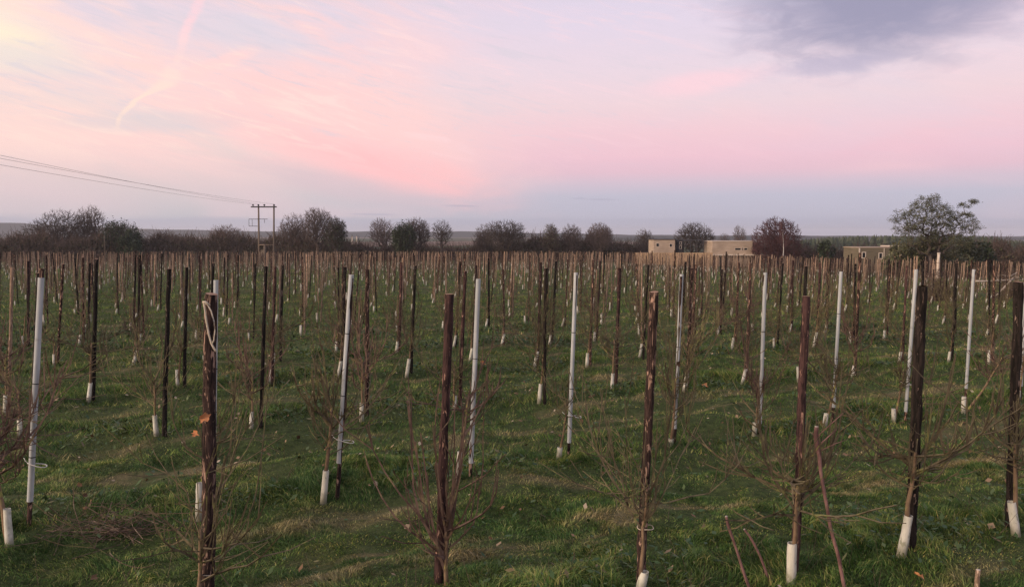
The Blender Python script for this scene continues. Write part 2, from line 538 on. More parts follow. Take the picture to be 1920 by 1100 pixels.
# row geometry of the orchard: s runs along a row, t across the rows
ROWA = R(24.0)
RC, RS = cos(ROWA), sin(ROWA)


def field_cover(g, pos):
    """0 green, 1 straw; and a dark-green weed mask, both laid along the rows"""
    sp = g.n('ShaderNodeSeparateXYZ')
    g.put(sp.inputs[0], pos)
    x, y = sp.outputs[0], sp.outputs[1]
    s_ = g.m('ADD', g.m('MULTIPLY', x, RC), g.m('MULTIPLY', y, RS))
    t_ = g.m('SUBTRACT', g.m('MULTIPLY', y, RC), g.m('MULTIPLY', x, RS))
    ph = g.m('FRACT', g.m('DIVIDE', g.m('SUBTRACT', t_, 4.75), 3.67))          # 0 on a row
    n1 = g.noise(g.xyz(g.m('MULTIPLY', s_, 0.30), g.m('MULTIPLY', t_, 1.1), 0.0), 1.0, 4.0, 0.6, 0.4)
    n2 = g.noise(g.xyz(g.m('MULTIPLY', s_, 0.9), g.m('MULTIPLY', t_, 2.6), 4.0), 1.0, 4.0, 0.65, 0.4)
    a1 = g.m('MULTIPLY', g.smooth(ph, 0.20, 0.34), g.smooth(ph, 0.56, 0.43))
    a2 = g.m('MULTIPLY', g.smooth(ph, 0.60, 0.69), g.smooth(ph, 0.84, 0.74))
    alley = g.m('MAXIMUM', a1, g.m('MULTIPLY', a2, 0.85))
    straw = g.smooth(g.m('ADD', g.m('MULTIPLY', alley, 0.07), g.m('ADD', g.m('MULTIPLY', n1, 0.4), g.m('MULTIPLY', n2, 0.6))), 0.54, 0.66)
    straw = g.m('MULTIPLY', straw, g.m('ADD', 0.22, g.m('MULTIPLY', alley, 0.82)))
    return straw, n1, n2, ph


def grass_fn(g, p):
    pos = worldpos(g)
    straw, n1, n2, ph = field_cover(g, pos)
    r = g.n('ShaderNodeNewGeometry').outputs['Random Per Island']
    green = g.ramp(r, [(0.0, C3(0.038, 0.088, 0.024)), (0.45, C3(0.085, 0.150, 0.040)), (0.8, C3(0.145, 0.205, 0.060)), (1.0, C3(0.34, 0.31, 0.15))])
    green = g.mix(1.0, green, g.mix(g.smooth(n2, 0.36, 0.64), C3(0.55, 0.74, 0.62), C3(1.50, 1.36, 1.10)), 'MULTIPLY')
    n3 = g.noise(scaled(g, pos, 3.1, 3.1, 3.1), 1.0, 4.0, 0.65)
    green = g.mix(1.0, green, g.mix(g.smooth(n3, 0.34, 0.66), C3(0.55, 0.62, 0.55), C3(1.38, 1.30, 1.2)), 'MULTIPLY')
    tan_ = g.ramp(r, [(0.0, C3(0.17, 0.135, 0.06)), (0.5, C3(0.36, 0.265, 0.135)), (1.0, C3(0.58, 0.44, 0.26))])
    return g.mix(g.m('MULTIPLY', straw, 0.72), green, tan_)


M_GRASS = mat('grass_blade', grass_fn, 0.75, 0.2)


def ground_fn(g, p):
    pos = worldpos(g)
    straw, n1, n2, ph = field_cover(g, pos)
    fine = g.noise(scaled(g, pos, 9, 9, 9), 1.0, 5.0, 0.7)
    c = g.mix(g.smooth(fine, 0.3, 0.7), C3(0.028, 0.042, 0.014), C3(0.075, 0.100, 0.032))
    c = g.mix(g.smooth(n1, 0.35, 0.7, 0.0, 0.6), c, C3(0.075, 0.090, 0.034))
    c = g.mix(g.m('MULTIPLY', straw, 0.55), c, C3(0.20, 0.155, 0.085))
    # beyond the orchard: winter fields, hedge lines and stubble
    sp = g.n('ShaderNodeSeparateXYZ')
    g.put(sp.inputs[0], pos)
    vor = g.n('ShaderNodeTexVoronoi')
    vor.inputs['Scale'].default_value = 1.0
    g.put(vor.inputs['Vector'], scaled(g, pos, 0.006, 0.003, 0.0))
    vc = g.n('ShaderNodeSeparateColor')
    g.put(vc.inputs[0], vor.outputs['Color'])
    far = g.ramp(vc.outputs[0], [(0.0, C3(0.045, 0.060, 0.024)), (0.4, C3(0.10, 0.085, 0.050)), (0.7, C3(0.17, 0.115, 0.085)), (1.0, C3(0.06, 0.05, 0.032))], 'CONSTANT')
    dist = g.m('SQRT', g.m('ADD', g.m('MULTIPLY', sp.outputs[0], sp.outputs[0]), g.m('MULTIPLY', sp.outputs[1], sp.outputs[1])))
    c = g.mix(g.smooth(dist, 215.0, 235.0), c, far)
    bump(g, p, g.m('ADD', fine, n2), 0.06)
    return c


M_GROUND = mat('field_ground', ground_fn, 0.95, 0.1)


# ------------------------------------------------------------------ ground
_G = {}


def smooth_noise(x, y, seed, L):
    """cheap value noise"""
    if seed not in _G:
        _G[seed] = np.random.default_rng(seed).random((256, 256))
    G = _G[seed]
    x, y = x / L + 1000.0, y / L + 1000.0
    xi, yi = np.floor(x).astype(int), np.floor(y).astype(int)
    fx, fy = x - xi, y - yi
    fx, fy = fx * fx * (3 - 2 * fx), fy * fy * (3 - 2 * fy)
    g = lambda a, b: G[a % 256, b % 256]
    return (g(xi, yi) * (1 - fx) + g(xi + 1, yi) * fx) * (1 - fy) + (g(xi, yi + 1) * (1 - fx) + g(xi + 1, yi + 1) * fx) * fy


def gz(x, y):
    """height of the land"""
    x = np.asarray(x, float)
    y = np.asarray(y, float)
    yy = np.clip(y, -60, 260)
    z = -0.0193 * yy
    u = np.clip(x - 5.0, 0, None) * np.clip(y / 20.0, 0, 1)
    drop = np.where(u < 32, 0.0007 * u * u, 0.717 + (u - 32) * 0.02)
    drop = np.minimum(drop, 3.2)
    z = z - drop
    r = np.hypot(x, y)
    fade = np.clip(1.5 - r / 160.0, 0, 1)
    s = x * RC + y * RS
    t = -x * RS + y * RC
    z = z + fade * (0.030 * np.sin(s * 0.9 + 1.3 * np.sin(t * 0.7)) + 0.022 * np.sin(s * 2.3 + t * 1.7 + 0.5) + 0.014 * np.sin(t * 4.9 - s * 1.1))
    # tussocks and hollows
    tz = np.clip(1.2 - r / 90.0, 0, 1)
    z = z + tz * (0.13 * (smooth_noise(s, t, 61, 0.85) - 0.5) + 0.085 * (smooth_noise(s, t, 62, 0.36) - 0.5) + 0.10 * (smooth_noise(s, t * 1.7, 63, 1.9) - 0.5))
    # rows stand on a slight ridge, the alleys are worn by mower wheels
    z = z + fade * 0.045 * np.cos((t - 4.75) / 3.67 * 2 * pi)
    return z


def on_ground(px, py):
    d = ray(px, py)
    k = 5.0
    for _ in range(60):
        q = d * k
        h = EYE + q[2] - float(gz(q[0], q[1]))
        k *= 1.0 + 0.7 * h / max(0.3, EYE + 0.0 * k)
        if abs(h) < 1e-4:
            break
    return d[0] * k, d[1] * k


def build_ground():
    rad = np.concatenate([np.linspace(0.0, 2.0, 5)[1:], np.geomspace(2.2, 60, 250), np.geomspace(62, 6000, 60)])
    ang = np.concatenate([np.linspace(-45, 45, 340), np.linspace(45, 315, 50)[1:-1]])
    a = np.radians(ang)
    X = rad[:, None] * np.sin(a)[None, :]
    Y = rad[:, None] * np.cos(a)[None, :]
    V = np.stack([X, Y, gz(X, Y)], -1).reshape(-1, 3)
    V = np.concatenate([V, [[0, 0, float(gz(0, 0))]]])
    k, n = len(rad), len(ang)
    i = np.arange(k - 1)[:, None] * n
    j = np.arange(n)[None, :]
    j2 = (j + 1) % n
    F = np.stack([i + j, i + j2, i + n + j2, i + n + j], -1).reshape(-1, 4)[:, ::-1]
    c = k * n
    T = np.stack([np.full(n, c), np.arange(n), (np.arange(n) + 1) % n], -1)[:, ::-1]
    ob('ground', new_mesh('ground', V, [F, T], [M_GROUND], smooth=True), kind='structure')


build_ground()


# distant hills, land rising beyond the valley
def hill(x0, x1, y0, depth, prof, name, m, seed):
    n, k = 160, 14
    r_ = np.random.default_rng(seed)
    xs = np.linspace(x0, x1, n)
    ph = r_.random(6) * 6.3
    rough = sum(np.sin(xs / L + p_) * A for L, p_, A in zip((310, 170, 90, 47, 23, 11), ph, (2.4, 1.4, 0.9, 0.8, 0.6, 0.5)))
    top = np.interp(xs, [p[0] for p in prof], [p[1] for p in prof]) + rough * 0.6
    V = []
    for q in range(k):
        f = q / (k - 1)
        sh = sin(pi * min(f * 1.0, 1.0)) ** 1.1
        V.append(np.stack([xs, np.full(n, y0 + depth * f), -12 + (top + 12) * sh], -1))
    V = np.concatenate(V)
    i = np.arange(k - 1)[:, None] * n
    j = np.arange(n - 1)[None, :]
    F = np.stack([i + j, i + j + 1, i + n + j + 1, i + n + j], -1).reshape(-1, 4)
    ob(name, new_mesh(name, V, [F], [m], smooth=True), kind='structure')


def hill_fn(g, p):
    pos = worldpos(g)
    vor = g.n('ShaderNodeTexVoronoi')
    vor.inputs['Scale'].default_value = 1.0
    g.put(vor.inputs['Vector'], scaled(g, pos, 0.007, 0.004, 0.02))
    vc = g.n('ShaderNodeSeparateColor')
    g.put(vc.inputs[0], vor.outputs['Color'])
    return g.ramp(vc.outputs[0], [(0.0, C3(0.016, 0.021, 0.018)), (0.55, C3(0.026, 0.030, 0.024)), (0.85, C3(0.045, 0.046, 0.032))], 'CONSTANT')


M_HILL = mat('hill_woods', hill_fn, 0.95, 0.05)


def at(px, d):
    return (px - CX) / FPX * d


hill(-2600, 2300, 2150, 500, [(-2600, 40), (-1500, 38), (at(0, 2400), 38), (at(60, 2400), 34), (at(300, 2400), 19), (at(420, 2400), 15), (at(560, 2400), 14), (at(700, 2400), 15), (at(760, 2400), 9), (at(860, 2400), 13), (at(960, 2400), 8), (at(1150, 2400), 2), (at(1500, 2400), 0), (2300, 0)], 'hill', M_HILL, 3)
hill(-900, 2600, 1500, 400, [(-900, -8), (at(780, 1700), -6), (at(1000, 1700), -4), (at(1180, 1700), -2.5), (at(1500, 1700), -2.0), (at(1900, 1700), -4.0), (2600, -3)], 'hill', M_HILL, 5)

# ------------------------------------------------------------------ grass, weeds, fallen leaves
def frustum_points(n, d0, d1, r_, margin=1.12):
    """random ground points in view between two distances"""
    d = np.sqrt(r_.random(n) * (d1 * d1 - d0 * d0) + d0 * d0)
    u = (r_.random(n) * 2 - 1) * (CX / FPX) * margin
    return d * u, d


def st(x, y):
    return x * RC + y * RS, -x * RS + y * RC


def blades(n, d0, d1, h, w, seed, segs=2, lean=0.85):
    r_ = np.random.default_rng(seed)
    x, y = frustum_points(n, d0, d1, r_)
    s, t = st(x, y)
    lush = smooth_noise(s, t, 11, 0.55) * 0.55 + smooth_noise(s, t, 12, 0.22) * 0.45
    ph = np.mod((t - 4.75) / 3.67, 1.0)
    onrow = np.clip(1 - np.minimum(ph, 1 - ph) / 0.22, 0, 1)
    hh = h * (0.35 + 1.05 * r_.random(n)) * (0.15 + 1.7 * lush ** 1.3) * (0.72 + 0.85 * onrow)
    keep = r_.random(n) < (0.35 + 0.9 * lush)
    x, y, hh = x[keep], y[keep], hh[keep]
    n = len(x)
    # blades bend together inside a tuft
    ba = smooth_noise(x, y, 21, 0.35) * 4 * pi + r_.normal(0, 0.7, n)
    bl = lean * (0.35 + r_.random(n) * 1.1)
    D = np.stack([np.cos(ba), np.sin(ba), np.zeros(n)], -1)
    fa = r_.random(n) * 2 * pi
    W = np.stack([np.cos(fa), np.sin(fa), np.zeros(n)], -1) * (w * (0.6 + 0.8 * r_.random(n)))[:, None]
    B = np.stack([x, y, gz(x, y) - 0.01], -1)
    up = np.array([0, 0, 1.0])
    if segs == 1:
        T = B + hh[:, None] * up + D * (hh * bl)[:, None]
        V = np.stack([B - W, B + W, T], 1).reshape(-1, 3)
        return V, [np.arange(n * 3).reshape(n, 3)]
    Mi = B + (hh * 0.6)[:, None] * up + D * (hh * bl * 0.35)[:, None]
    T = B + (hh * (1.0 - 0.25 * bl))[:, None] * up + D * (hh * bl * 1.15)[:, None]
    V = np.stack([B - W, B + W, Mi + W * 0.8, Mi - W * 0.8, T], 1).reshape(-1, 3)
    i = np.arange(n)[:, None] * 5
    return V, [i + np.array([[0, 1, 2, 3]]), i + np.array([[3, 2, 4]])]


def build_grass():
    mb = MB()
    for args in ((320000, 3.6, 9.5, 0.066, 0.0030, 41, 2), (230000, 9.5, 20.0, 0.080, 0.0060, 42, 1),
                 (180000, 20.0, 45.0, 0.095, 0.013, 43, 1), (90000, 45.0, 100.0, 0.12, 0.034, 44, 1)):
        V, F = blades(*args)
        mb.add(V, F)
    ob('grass', mb.mesh('grass', [M_GRASS]), kind='stuff', label='rough green grass with straw patches covering the orchard floor', cat='grass')
    # broad-leaved weeds, thickest along the rows
    r_ = np.random.default_rng(51)
    x, y = frustum_points(110000, 3.8, 26.0, r_)
    s, t = st(x, y)
    ph = np.mod((t - 4.75) / 3.67, 1.0)
    edge = np.minimum(ph, 1 - ph)
    dens = np.clip(1.25 - edge / 0.24, 0.10, 1) * np.clip(smooth_noise(s, t, 31, 0.8) * 2.8 - 0.9, 0, 1)
    k = r_.random(len(x)) < dens
    x, y = x[k], y[k]
    n = len(x)
    d = np.hypot(x, y)
    L = (0.012 + 0.026 * r_.random(n) ** 2) * (1 + d / 20)
    z = gz(x, y) + 0.015 + 0.11 * r_.random(n) ** 1.6
    az_, ti = r_.random(n) * 2 * pi, r_.normal(0.2, 0.5, n)
    U = np.stack([np.cos(az_) * np.cos(ti), np.sin(az_) * np.cos(ti), np.sin(ti)], -1) * L[:, None]
    W = np.stack([-np.sin(az_), np.cos(az_), r_.normal(0, 0.35, n)], -1) * (L * 0.42)[:, None]
    mw = MB().quads(np.stack([x, y, z], -1), U, W)
    # thin dead stems and stalks
    n2 = 9000
    x, y = frustum_points(n2, 4.0, 22.0, r_)
    s, t = st(x, y)
    ph = np.mod((t - 4.75) / 3.67, 1.0)
    k = r_.random(n2) < np.clip(1.1 - np.minimum(ph, 1 - ph) / 0.22, 0.10, 1)
    x, y = x[k], y[k]
    n2 = len(x)
    P0 = np.stack([x, y, gz(x, y)], -1)
    P1 = P0 + np.stack([r_.normal(0, 0.09, n2), r_.normal(0, 0.09, n2), 0.08 + 0.20 * r_.random(n2)], -1)
    ob('weeds', mw.mesh('weeds', [M_WEED]), kind='stuff', label='low broad-leaved weeds growing along the tree rows', cat='weeds')
    ob('dead_stalks', MB().segs(P0, P1, 0.0022, 0.001, 3).mesh('dead_stalks', [M_BRUSH]), kind='stuff', label='thin dry stalks standing in the grass', cat='stalks')
    # fallen leaves
    n3 = 4200
    x, y = frustum_points(n3, 3.9, 30.0, r_)
    k = r_.random(n3) < np.clip(smooth_noise(x, y, 33, 1.6) * 2.2 - 0.5, 0.06, 1)
    x, y = x[k], y[k]
    n3 = len(x)
    L = 0.022 + 0.022 * r_.random(n3) ** 2
    az_, ti = r_.random(n3) * 2 * pi, r_.normal(0, 0.45, n3)
    U = np.stack([np.cos(az_) * np.cos(ti), np.sin(az_) * np.cos(ti), np.sin(ti)], -1) * L[:, None]
    W = np.stack([-np.sin(az_), np.cos(az_), r_.normal(0, 0.4, n3)], -1) * (L * 0.6)[:, None]
    ob('leaf_litter', MB().quads(np.stack([x, y, gz(x, y) + 0.035 + 0.03 * r_.random(n3)], -1), U, W).mesh('leaf_litter', [M_LITTER]), kind='stuff', label='dry brown leaves scattered over the grass', cat='leaves')


build_grass()

# ------------------------------------------------------------------ orchard: stakes and young trees
def stake_mesh(name, m, r, seed, n=9, k=12, top_cut=True, h=2.28):
    """round post with the bark on: uneven girth, slightly crooked, sawn top; unit height h"""
    r_ = np.random.default_rng(seed)
    z = np.concatenate([[-0.12], np.linspace(0, h, k)])
    wob = np.cumsum(r_.normal(0, 0.0035, (k + 1, 2)), 0)
    wob -= wob * 0.5
    P = np.column_stack([wob, z])
    P[0, :2] = P[1, :2]
    rad = r * (1.06 - 0.12 * np.linspace(0, 1, k + 1)) * (1 + r_.normal(0, 0.035, k + 1))
    mb = MB()
    mb.tube(P, rad, n, 0, cap=False, rough=0.09, seed=seed)
    # sawn end, set a hair below the rim of bark
    an = np.arange(n) * 2 * pi / n
    tilt = r_.normal(0, 0.25, 2)
    rim = np.column_stack([P[-1, 0] + rad[-1] * 0.99 * np.cos(an), P[-1, 1] + rad[-1] * 0.99 * np.sin(an), h + 0.004 + rad[-1] * (tilt[0] * np.cos(an) + tilt[1] * np.sin(an)) * 0.4])
    mb.add(np.concatenate([rim, [[P[-1, 0], P[-1, 1], h + 0.006]]]), [np.stack([np.arange(n), (np.arange(n) + 1) % n, np.full(n, n)], -1)], 1)
    return mb.mesh(name, [m, M_CUT], smooth=True)


def sapling_parts(seed, trunk_h=0.85, lean=(0.06, 0.0), r0=0.016, nb=9, blen=0.55, up=0.8, guard_h=0.34, guard_r=0.034, twigs=4, red=False, fork_lo=0.35, guard_tilt=None, el0=-0.05):
    """trunk, branches, guard as three mesh builders; base at the origin, leaning along +x towards its stake"""
    r_ = np.random.default_rng(seed)
    k = 7
    f = np.linspace(0, 1, k)
    P = np.column_stack([lean[0] * f ** 0.8 + r_.normal(0, 0.004, k), lean[1] * f + r_.normal(0, 0.004, k), f * trunk_h])
    P[0] = (0, 0, -0.05)
    tr = MB().tube(P, r0 * (1.15 - 0.55 * f), 6, 0, cap=True, rough=0.08, seed=seed)
    br = MB()
    P0, P1, A0, A1 = [], [], [], []
    for b in range(nb):
        ff = fork_lo + (1 - fork_lo) * ((b + 0.6) / nb) ** 0.7
        base = np.array([np.interp(ff, f, P[:, q]) for q in range(3)])
        a = b * 2.399 + r_.normal(0, 0.8)
        L = blen * (0.35 + 0.95 * r_.random() ** 1.2)
        el_ = el0 + 0.85 * r_.random()
        p = base
        nseg = 6
        rb = r0 * (0.30 + 0.48 * r_.random() ** 1.6)
        pts = [p]
        for q in range(nseg):
            el_ = min(1.45, el_ + up * (0.10 + 0.16 * r_.random()) + r_.normal(0, 0.17))
            a += r_.normal(0, 0.26)
            p = p + np.array([cos(a) * cos(el_), sin(a) * cos(el_), sin(el_)]) * L / nseg
            pts.append(p)
        pts = np.array(pts)
        ra = np.maximum(0.0036, rb * np.linspace(1, 0.42, nseg + 1))
        P0.append(pts[:-1]); P1.append(pts[1:]); A0.append(ra[:-1]); A1.append(ra[1:])
        for q in range(twigs):
            i = r_.integers(1, nseg)
            ta, te = a + r_.normal(0, 1.1), min(1.4, el_ + r_.normal(-0.15, 0.45))
            tl = L * (0.18 + 0.35 * r_.random())
            q0 = pts[i]
            q1 = q0 + np.array([cos(ta) * cos(te), sin(ta) * cos(te), sin(te)]) * tl * 0.5
            te = min(1.45, te + 0.25)
            q2 = q1 + np.array([cos(ta) * cos(te), sin(ta) * cos(te), sin(te)]) * tl * 0.5
            P0.append(np.array([q0, q1])); P1.append(np.array([q1, q2]))
            A0.append(np.maximum(0.0034, np.array([rb * 0.55, rb * 0.44]))); A1.append(np.maximum(0.0026, np.array([rb * 0.44, rb * 0.28])))
    br.segs(np.concatenate(P0), np.concatenate(P1), np.concatenate(A0), np.concatenate(A1), 3, 0)
    gd = None
    if guard_h > 0:
        # spiral guard: a thin-walled tube, slightly oval, its top cut unevenly
        gt = guard_tilt if guard_tilt is not None else (lean[0] * 0.5, lean[1] * 0.5)
        gz_ = np.linspace(-0.02, guard_h, 6)
        Pg = np.column_stack([gt[0] * gz_ / guard_h * 0.9, gt[1] * gz_ / guard_h * 0.9, gz_])
        gr = guard_r * (1.03 - 0.1 * np.linspace(0, 1, 6)) * (1 + r_.normal(0, 0.03, 6))
        gd = MB()
        gd.tube(Pg, gr, 10, 0, cap=False, rough=0.04, seed=seed + 3)
        gd.tube(Pg[::-1] + np.array([0, 0, 0.0]), gr[::-1] - 0.004, 10, 0, cap=False, rough=0.02, seed=seed + 4)
        # rim joining outer and inner wall
        an = np.arange(10) * 2 * pi / 10
        T = Pg[-1]
        o_ = np.column_stack([T[0] + gr[-1] * np.cos(an), T[1] + gr[-1] * np.sin(an), np.full(10, T[2] + 0.002)])
        i_ = np.column_stack([T[0] + (gr[-1] - 0.006) * np.cos(an), T[1] + (gr[-1] - 0.006) * np.sin(an), np.full(10, T[2] + 0.002)])
        jj = np.arange(10)
        j2 = (jj + 1) % 10
        gd.add(np.concatenate([o_, i_]), [np.stack([jj, j2, j2 + 10, jj + 10], -1)])
    return tr, br, gd


ORD = ['first', 'second', 'third', 'fourth', 'fifth', 'sixth', 'seventh', 'eighth', 'ninth', 'tenth', 'eleventh', 'twelfth', 'thirteenth', 'fourteenth', 'fifteenth', 'sixteenth', 'seventeenth', 'eighteenth', 'nineteenth', 'twentieth']
ORD += ['twenty-' + o for o in ORD[:9]] + ['thirtieth'] + ['thirty-' + o for o in ORD[:9]]

BARKS = [M_STAKE, M_STAKE_RED, M_STAKE_BLACK, M_STAKE_PALE]
STAKE_MESH = {}
for bi, bm_ in enumerate(BARKS):
    for vi in range(3):
        STAKE_MESH[(bi, vi)] = stake_mesh('wooden_stake', bm_, (0.026, 0.030, 0.034)[vi], 100 + bi * 10 + vi)
SAPLINGS, SLIM = [], []
for i in range(20):
    slim = i >= 12
    tr, br, gd = sapling_parts(200 + i, trunk_h=0.72 + 0.045 * (i % 7), lean=(0.05 + 0.02 * (i % 4), 0.03 * ((i % 3) - 1)), r0=0.0165 + 0.0015 * (i % 3),
                               nb=8 + i % 4 if slim else 15 + i % 6, blen=0.62 + 0.07 * (i % 4) if slim else 0.84 + 0.09 * (i % 4), up=0.7 + 0.12 * (i % 4),
                               guard_h=0.27 + 0.03 * (i % 4), guard_tilt=((0.04, 0.08, -0.01, 0.06, 0.02)[i % 5], 0.02 * ((i % 3) - 1)), twigs=3 if slim else 6 + i % 3)
    tw = M_TWIG_RED if i % 3 == 1 else M_TWIG
    one = MB()
    for part, mi in ((tr, 0), (br, 1), (gd, 2)):
        one.add(np.concatenate(part.V), list(part.F), mi)
    (SLIM if slim else SAPLINGS).append((tr.mesh('trunk', [M_TRUNK], True), br.mesh('branches', [tw]), gd.mesh('tree_guard', [M_GUARD], True), one.mesh('young_tree', [M_TRUNK, tw, M_GUARD])))


def proj(p):
    """photo pixel of a point"""
    v = np.array(p, float) - np.array([0, 0, EYE])
    f_ = v[1] * cos(PITCH) - v[2] * sin(PITCH)
    u_ = v[1] * sin(PITCH) + v[2] * cos(PITCH)
    return CX + FPX * v[0] / f_, CY - FPX * u_ / f_


def lean_to(o, base, top_px, h=2.28):
    """turn and stretch a stake so that its head stands where its own lean takes it"""
    d = ray(*top_px)
    k = base[1] / d[1]
    top = np.array([0, 0, EYE]) + d * k
    v = top - np.array(base)
    L = float(np.linalg.norm(v))
    o.rotation_euler = Vector(v).to_track_quat('Z', 'X').to_euler()
    o.scale = (1, 1, max(0.85, min(1.2, L / h)))


PLANTS = []          # (row, s, kind) -> filled below; every entry: dict with stake and tree


def spot(px, py):
    x, y = on_ground(px, py)
    return (x, y, float(gz(x, y)))


def spot_st(s, t):
    x, y = s * RC - t * RS, s * RS + t * RC
    return (x, y, float(gz(x, y)))


# measured rows: tree foot, stake foot, stake head (photo pixels), kind of bark
ROW1 = [((372, 1150), (388, 1140), (395, 552), 0, 'post'), ((838, 1096), (822, 1092), (840, 552), 1, None), ((1196, 1122), (1200, 1108), (1224, 548), 0, None),
        ((1483, 1094), (1487, 1082), (1509, 556), 1, None), ((1690, 1042), (1706, 1028), (1730, 537), 2, None), ((1905, 1003), (1892, 988), (1911, 529), 2, None)]
ROW2 = [((18, 1024), (54, 985), (78, 504), (520, 938)), ((373, 974), (399, 966), (405, 525), (525, 930)), ((606, 944), (631, 938), (659, 515), (515, 866)),
        ((857, 903), (882, 892), (897, 523), (523, 846)), ((1048, 861), (1066, 857), (1080, 511), (511, 806)), ((1257, 838), (1264, 832), (1278, 514), (514, 778)),
        ((1414, 816), (1424, 812), (1435, 511), (511, 778)), ((1546, 800), (1561, 798), (1577, 509), (509, 734)), ((1676, 791), (1697, 788), (1718, 505), (505, 757)),
        ((1806, 774), (1809, 766), (1826, 505), (505, 696)), ((1908, 756), (1913, 752), (1926, 500), (500, 700))]
ROW3 = [((37, 819), (60, 812), (72, 512), 2), ((293, 817), (308, 819), (317, 504), 2), ((471, 803), (489, 803), (498, 499), 2), ((678, 790), (688, 783), (689, 505), 0),
        ((851, 771), (862, 768), (871, 508), 1), ((1011, 755), (1021, 757), (1022, 503), 2), ((1147, 729), (1154, 724), (1160, 503), 1), ((1282, 735), (1288, 731), None, 0),
        ((1391, 720), (1399, 714), None, 0), ((1497, 716), (1503, 712), None, 2), ((1598, 708), (1603, 702), (1612, 474), 0), ((1685, 681), (1692, 680), None, 1),
        ((1778, 681), (1784, 676), None, 2), ((1854, 682), (1861, 677), None, 0)]
ROW4 = [((10, 772), (16, 768), None, 3), ((166, 753), (174, 749), (180, 486), 2), ((333, 724), (346, 727), (350, 501), 2), ((505, 722), (510, 719), None, 1), ((633, 709), (641, 704), (646, 500), 2),
        ((762, 707), (771, 699), (779, 498), 2), ((880, 680), (887, 676), None, 1), ((1002, 690), (1008, 688), (1013, 492), 1), ((1100, 688), (1106, 684), (1112, 487), 0),
        ((1199, 670), (1206, 674), (1215, 496), 2), ((1290, 664), (1296, 662), None, 0), ((1372, 657), (1379, 652), None, 0), ((1451, 655), (1458, 650), None, 2),
        ((1525, 650), (1531, 647), None, 1), ((1594, 643), (1600, 640), None, 2), ((1657, 637), (1663, 634), None, 0), ((1722, 634), (1728, 632), None, 2),
        ((1786, 632), (1791, 629), None, 2), ((1849, 632), (1854, 628), None, 2)]
ROW5 = [((101, 685), (108, 682), None, 0), ((250, 684), (258, 680), (262, 478), 2), ((385, 690), (392, 686), None, 2), ((512, 682), (526, 675), (530, 496), 2), ((629, 663), (636, 661), (634, 501), 2),
        ((743, 661), (748, 659), (752, 492), 1), ((850, 652), (855, 650), None, 2), ((940, 648), (945, 645), (944, 505), 0), ((1030, 643), (1035, 641), None, 2), ((1114, 640), (1119, 637), None, 1),
        ((1198, 633), (1203, 630), (1204, 484), 3), ((1272, 631), (1277, 629), None, 2), ((1345, 630), (1351, 629), (1354, 505), 2), ((1410, 622), (1404, 607), (1407, 492), 2),
        ((1480, 624), (1485, 622), None, 1), ((1546, 622), (1551, 619), None, 0), ((1603, 615), (1608, 613), None, 2), ((1656, 609), (1661, 606), None, 2), ((1712, 609), (1717, 606), (1719, 480), 3),
        ((1767, 609), (1772, 606), None, 2), ((1815, 608), (1820, 605), None, 0), ((1866, 607), (1871, 604), None, 2)]
ROWNAME = ['front row', 'second row', 'third row', 'fourth row', 'fifth row']
DARK = ['peeling reddish-brown', 'dark red-brown', 'near-black', 'pale weathered']


def tree_at(p, var, rot, sc, parts, label, group, meshes=None, pool=None):
    loc = Vector(p)
    pool = pool or SAPLINGS
    if not parts:
        o = ob('young_tree', pool[var][3], None, label, 'tree', group, loc=loc)
    else:
        o = ob('young_tree', None, None, label, 'tree', group, loc=loc)
        for nm, me in zip(('trunk', 'branches', 'tree_guard'), meshes or pool[var]):
            if me is not None:
                ob(nm, me, o)
    o.rotation_euler = (0, 0, rot)
    o.scale = (sc, sc, sc)
    return o


def tie_mesh(span, r=0.0045, loop=0.04):
    """white strap round the stake and the trunk: a flat loop with a tail"""
    an = np.linspace(0, 2 * pi, 15)
    P = np.column_stack([np.cos(an) * (span / 2 + loop) - span / 2, np.sin(an) * loop, 0.006 * np.sin(an * 2)])
    mb = MB().tube(P, r, 5, 0, cap=False)
    mb.tube(np.array([[loop * 0.9, 0, 0], [loop + 0.03, -0.01, 0.012], [loop + 0.06, -0.03, 0.03]]), r * 0.7, 4)
    return mb.mesh('tie', [M_TIE], True)


TIE = tie_mesh(0.10)
r_o = np.random.default_rng(77)

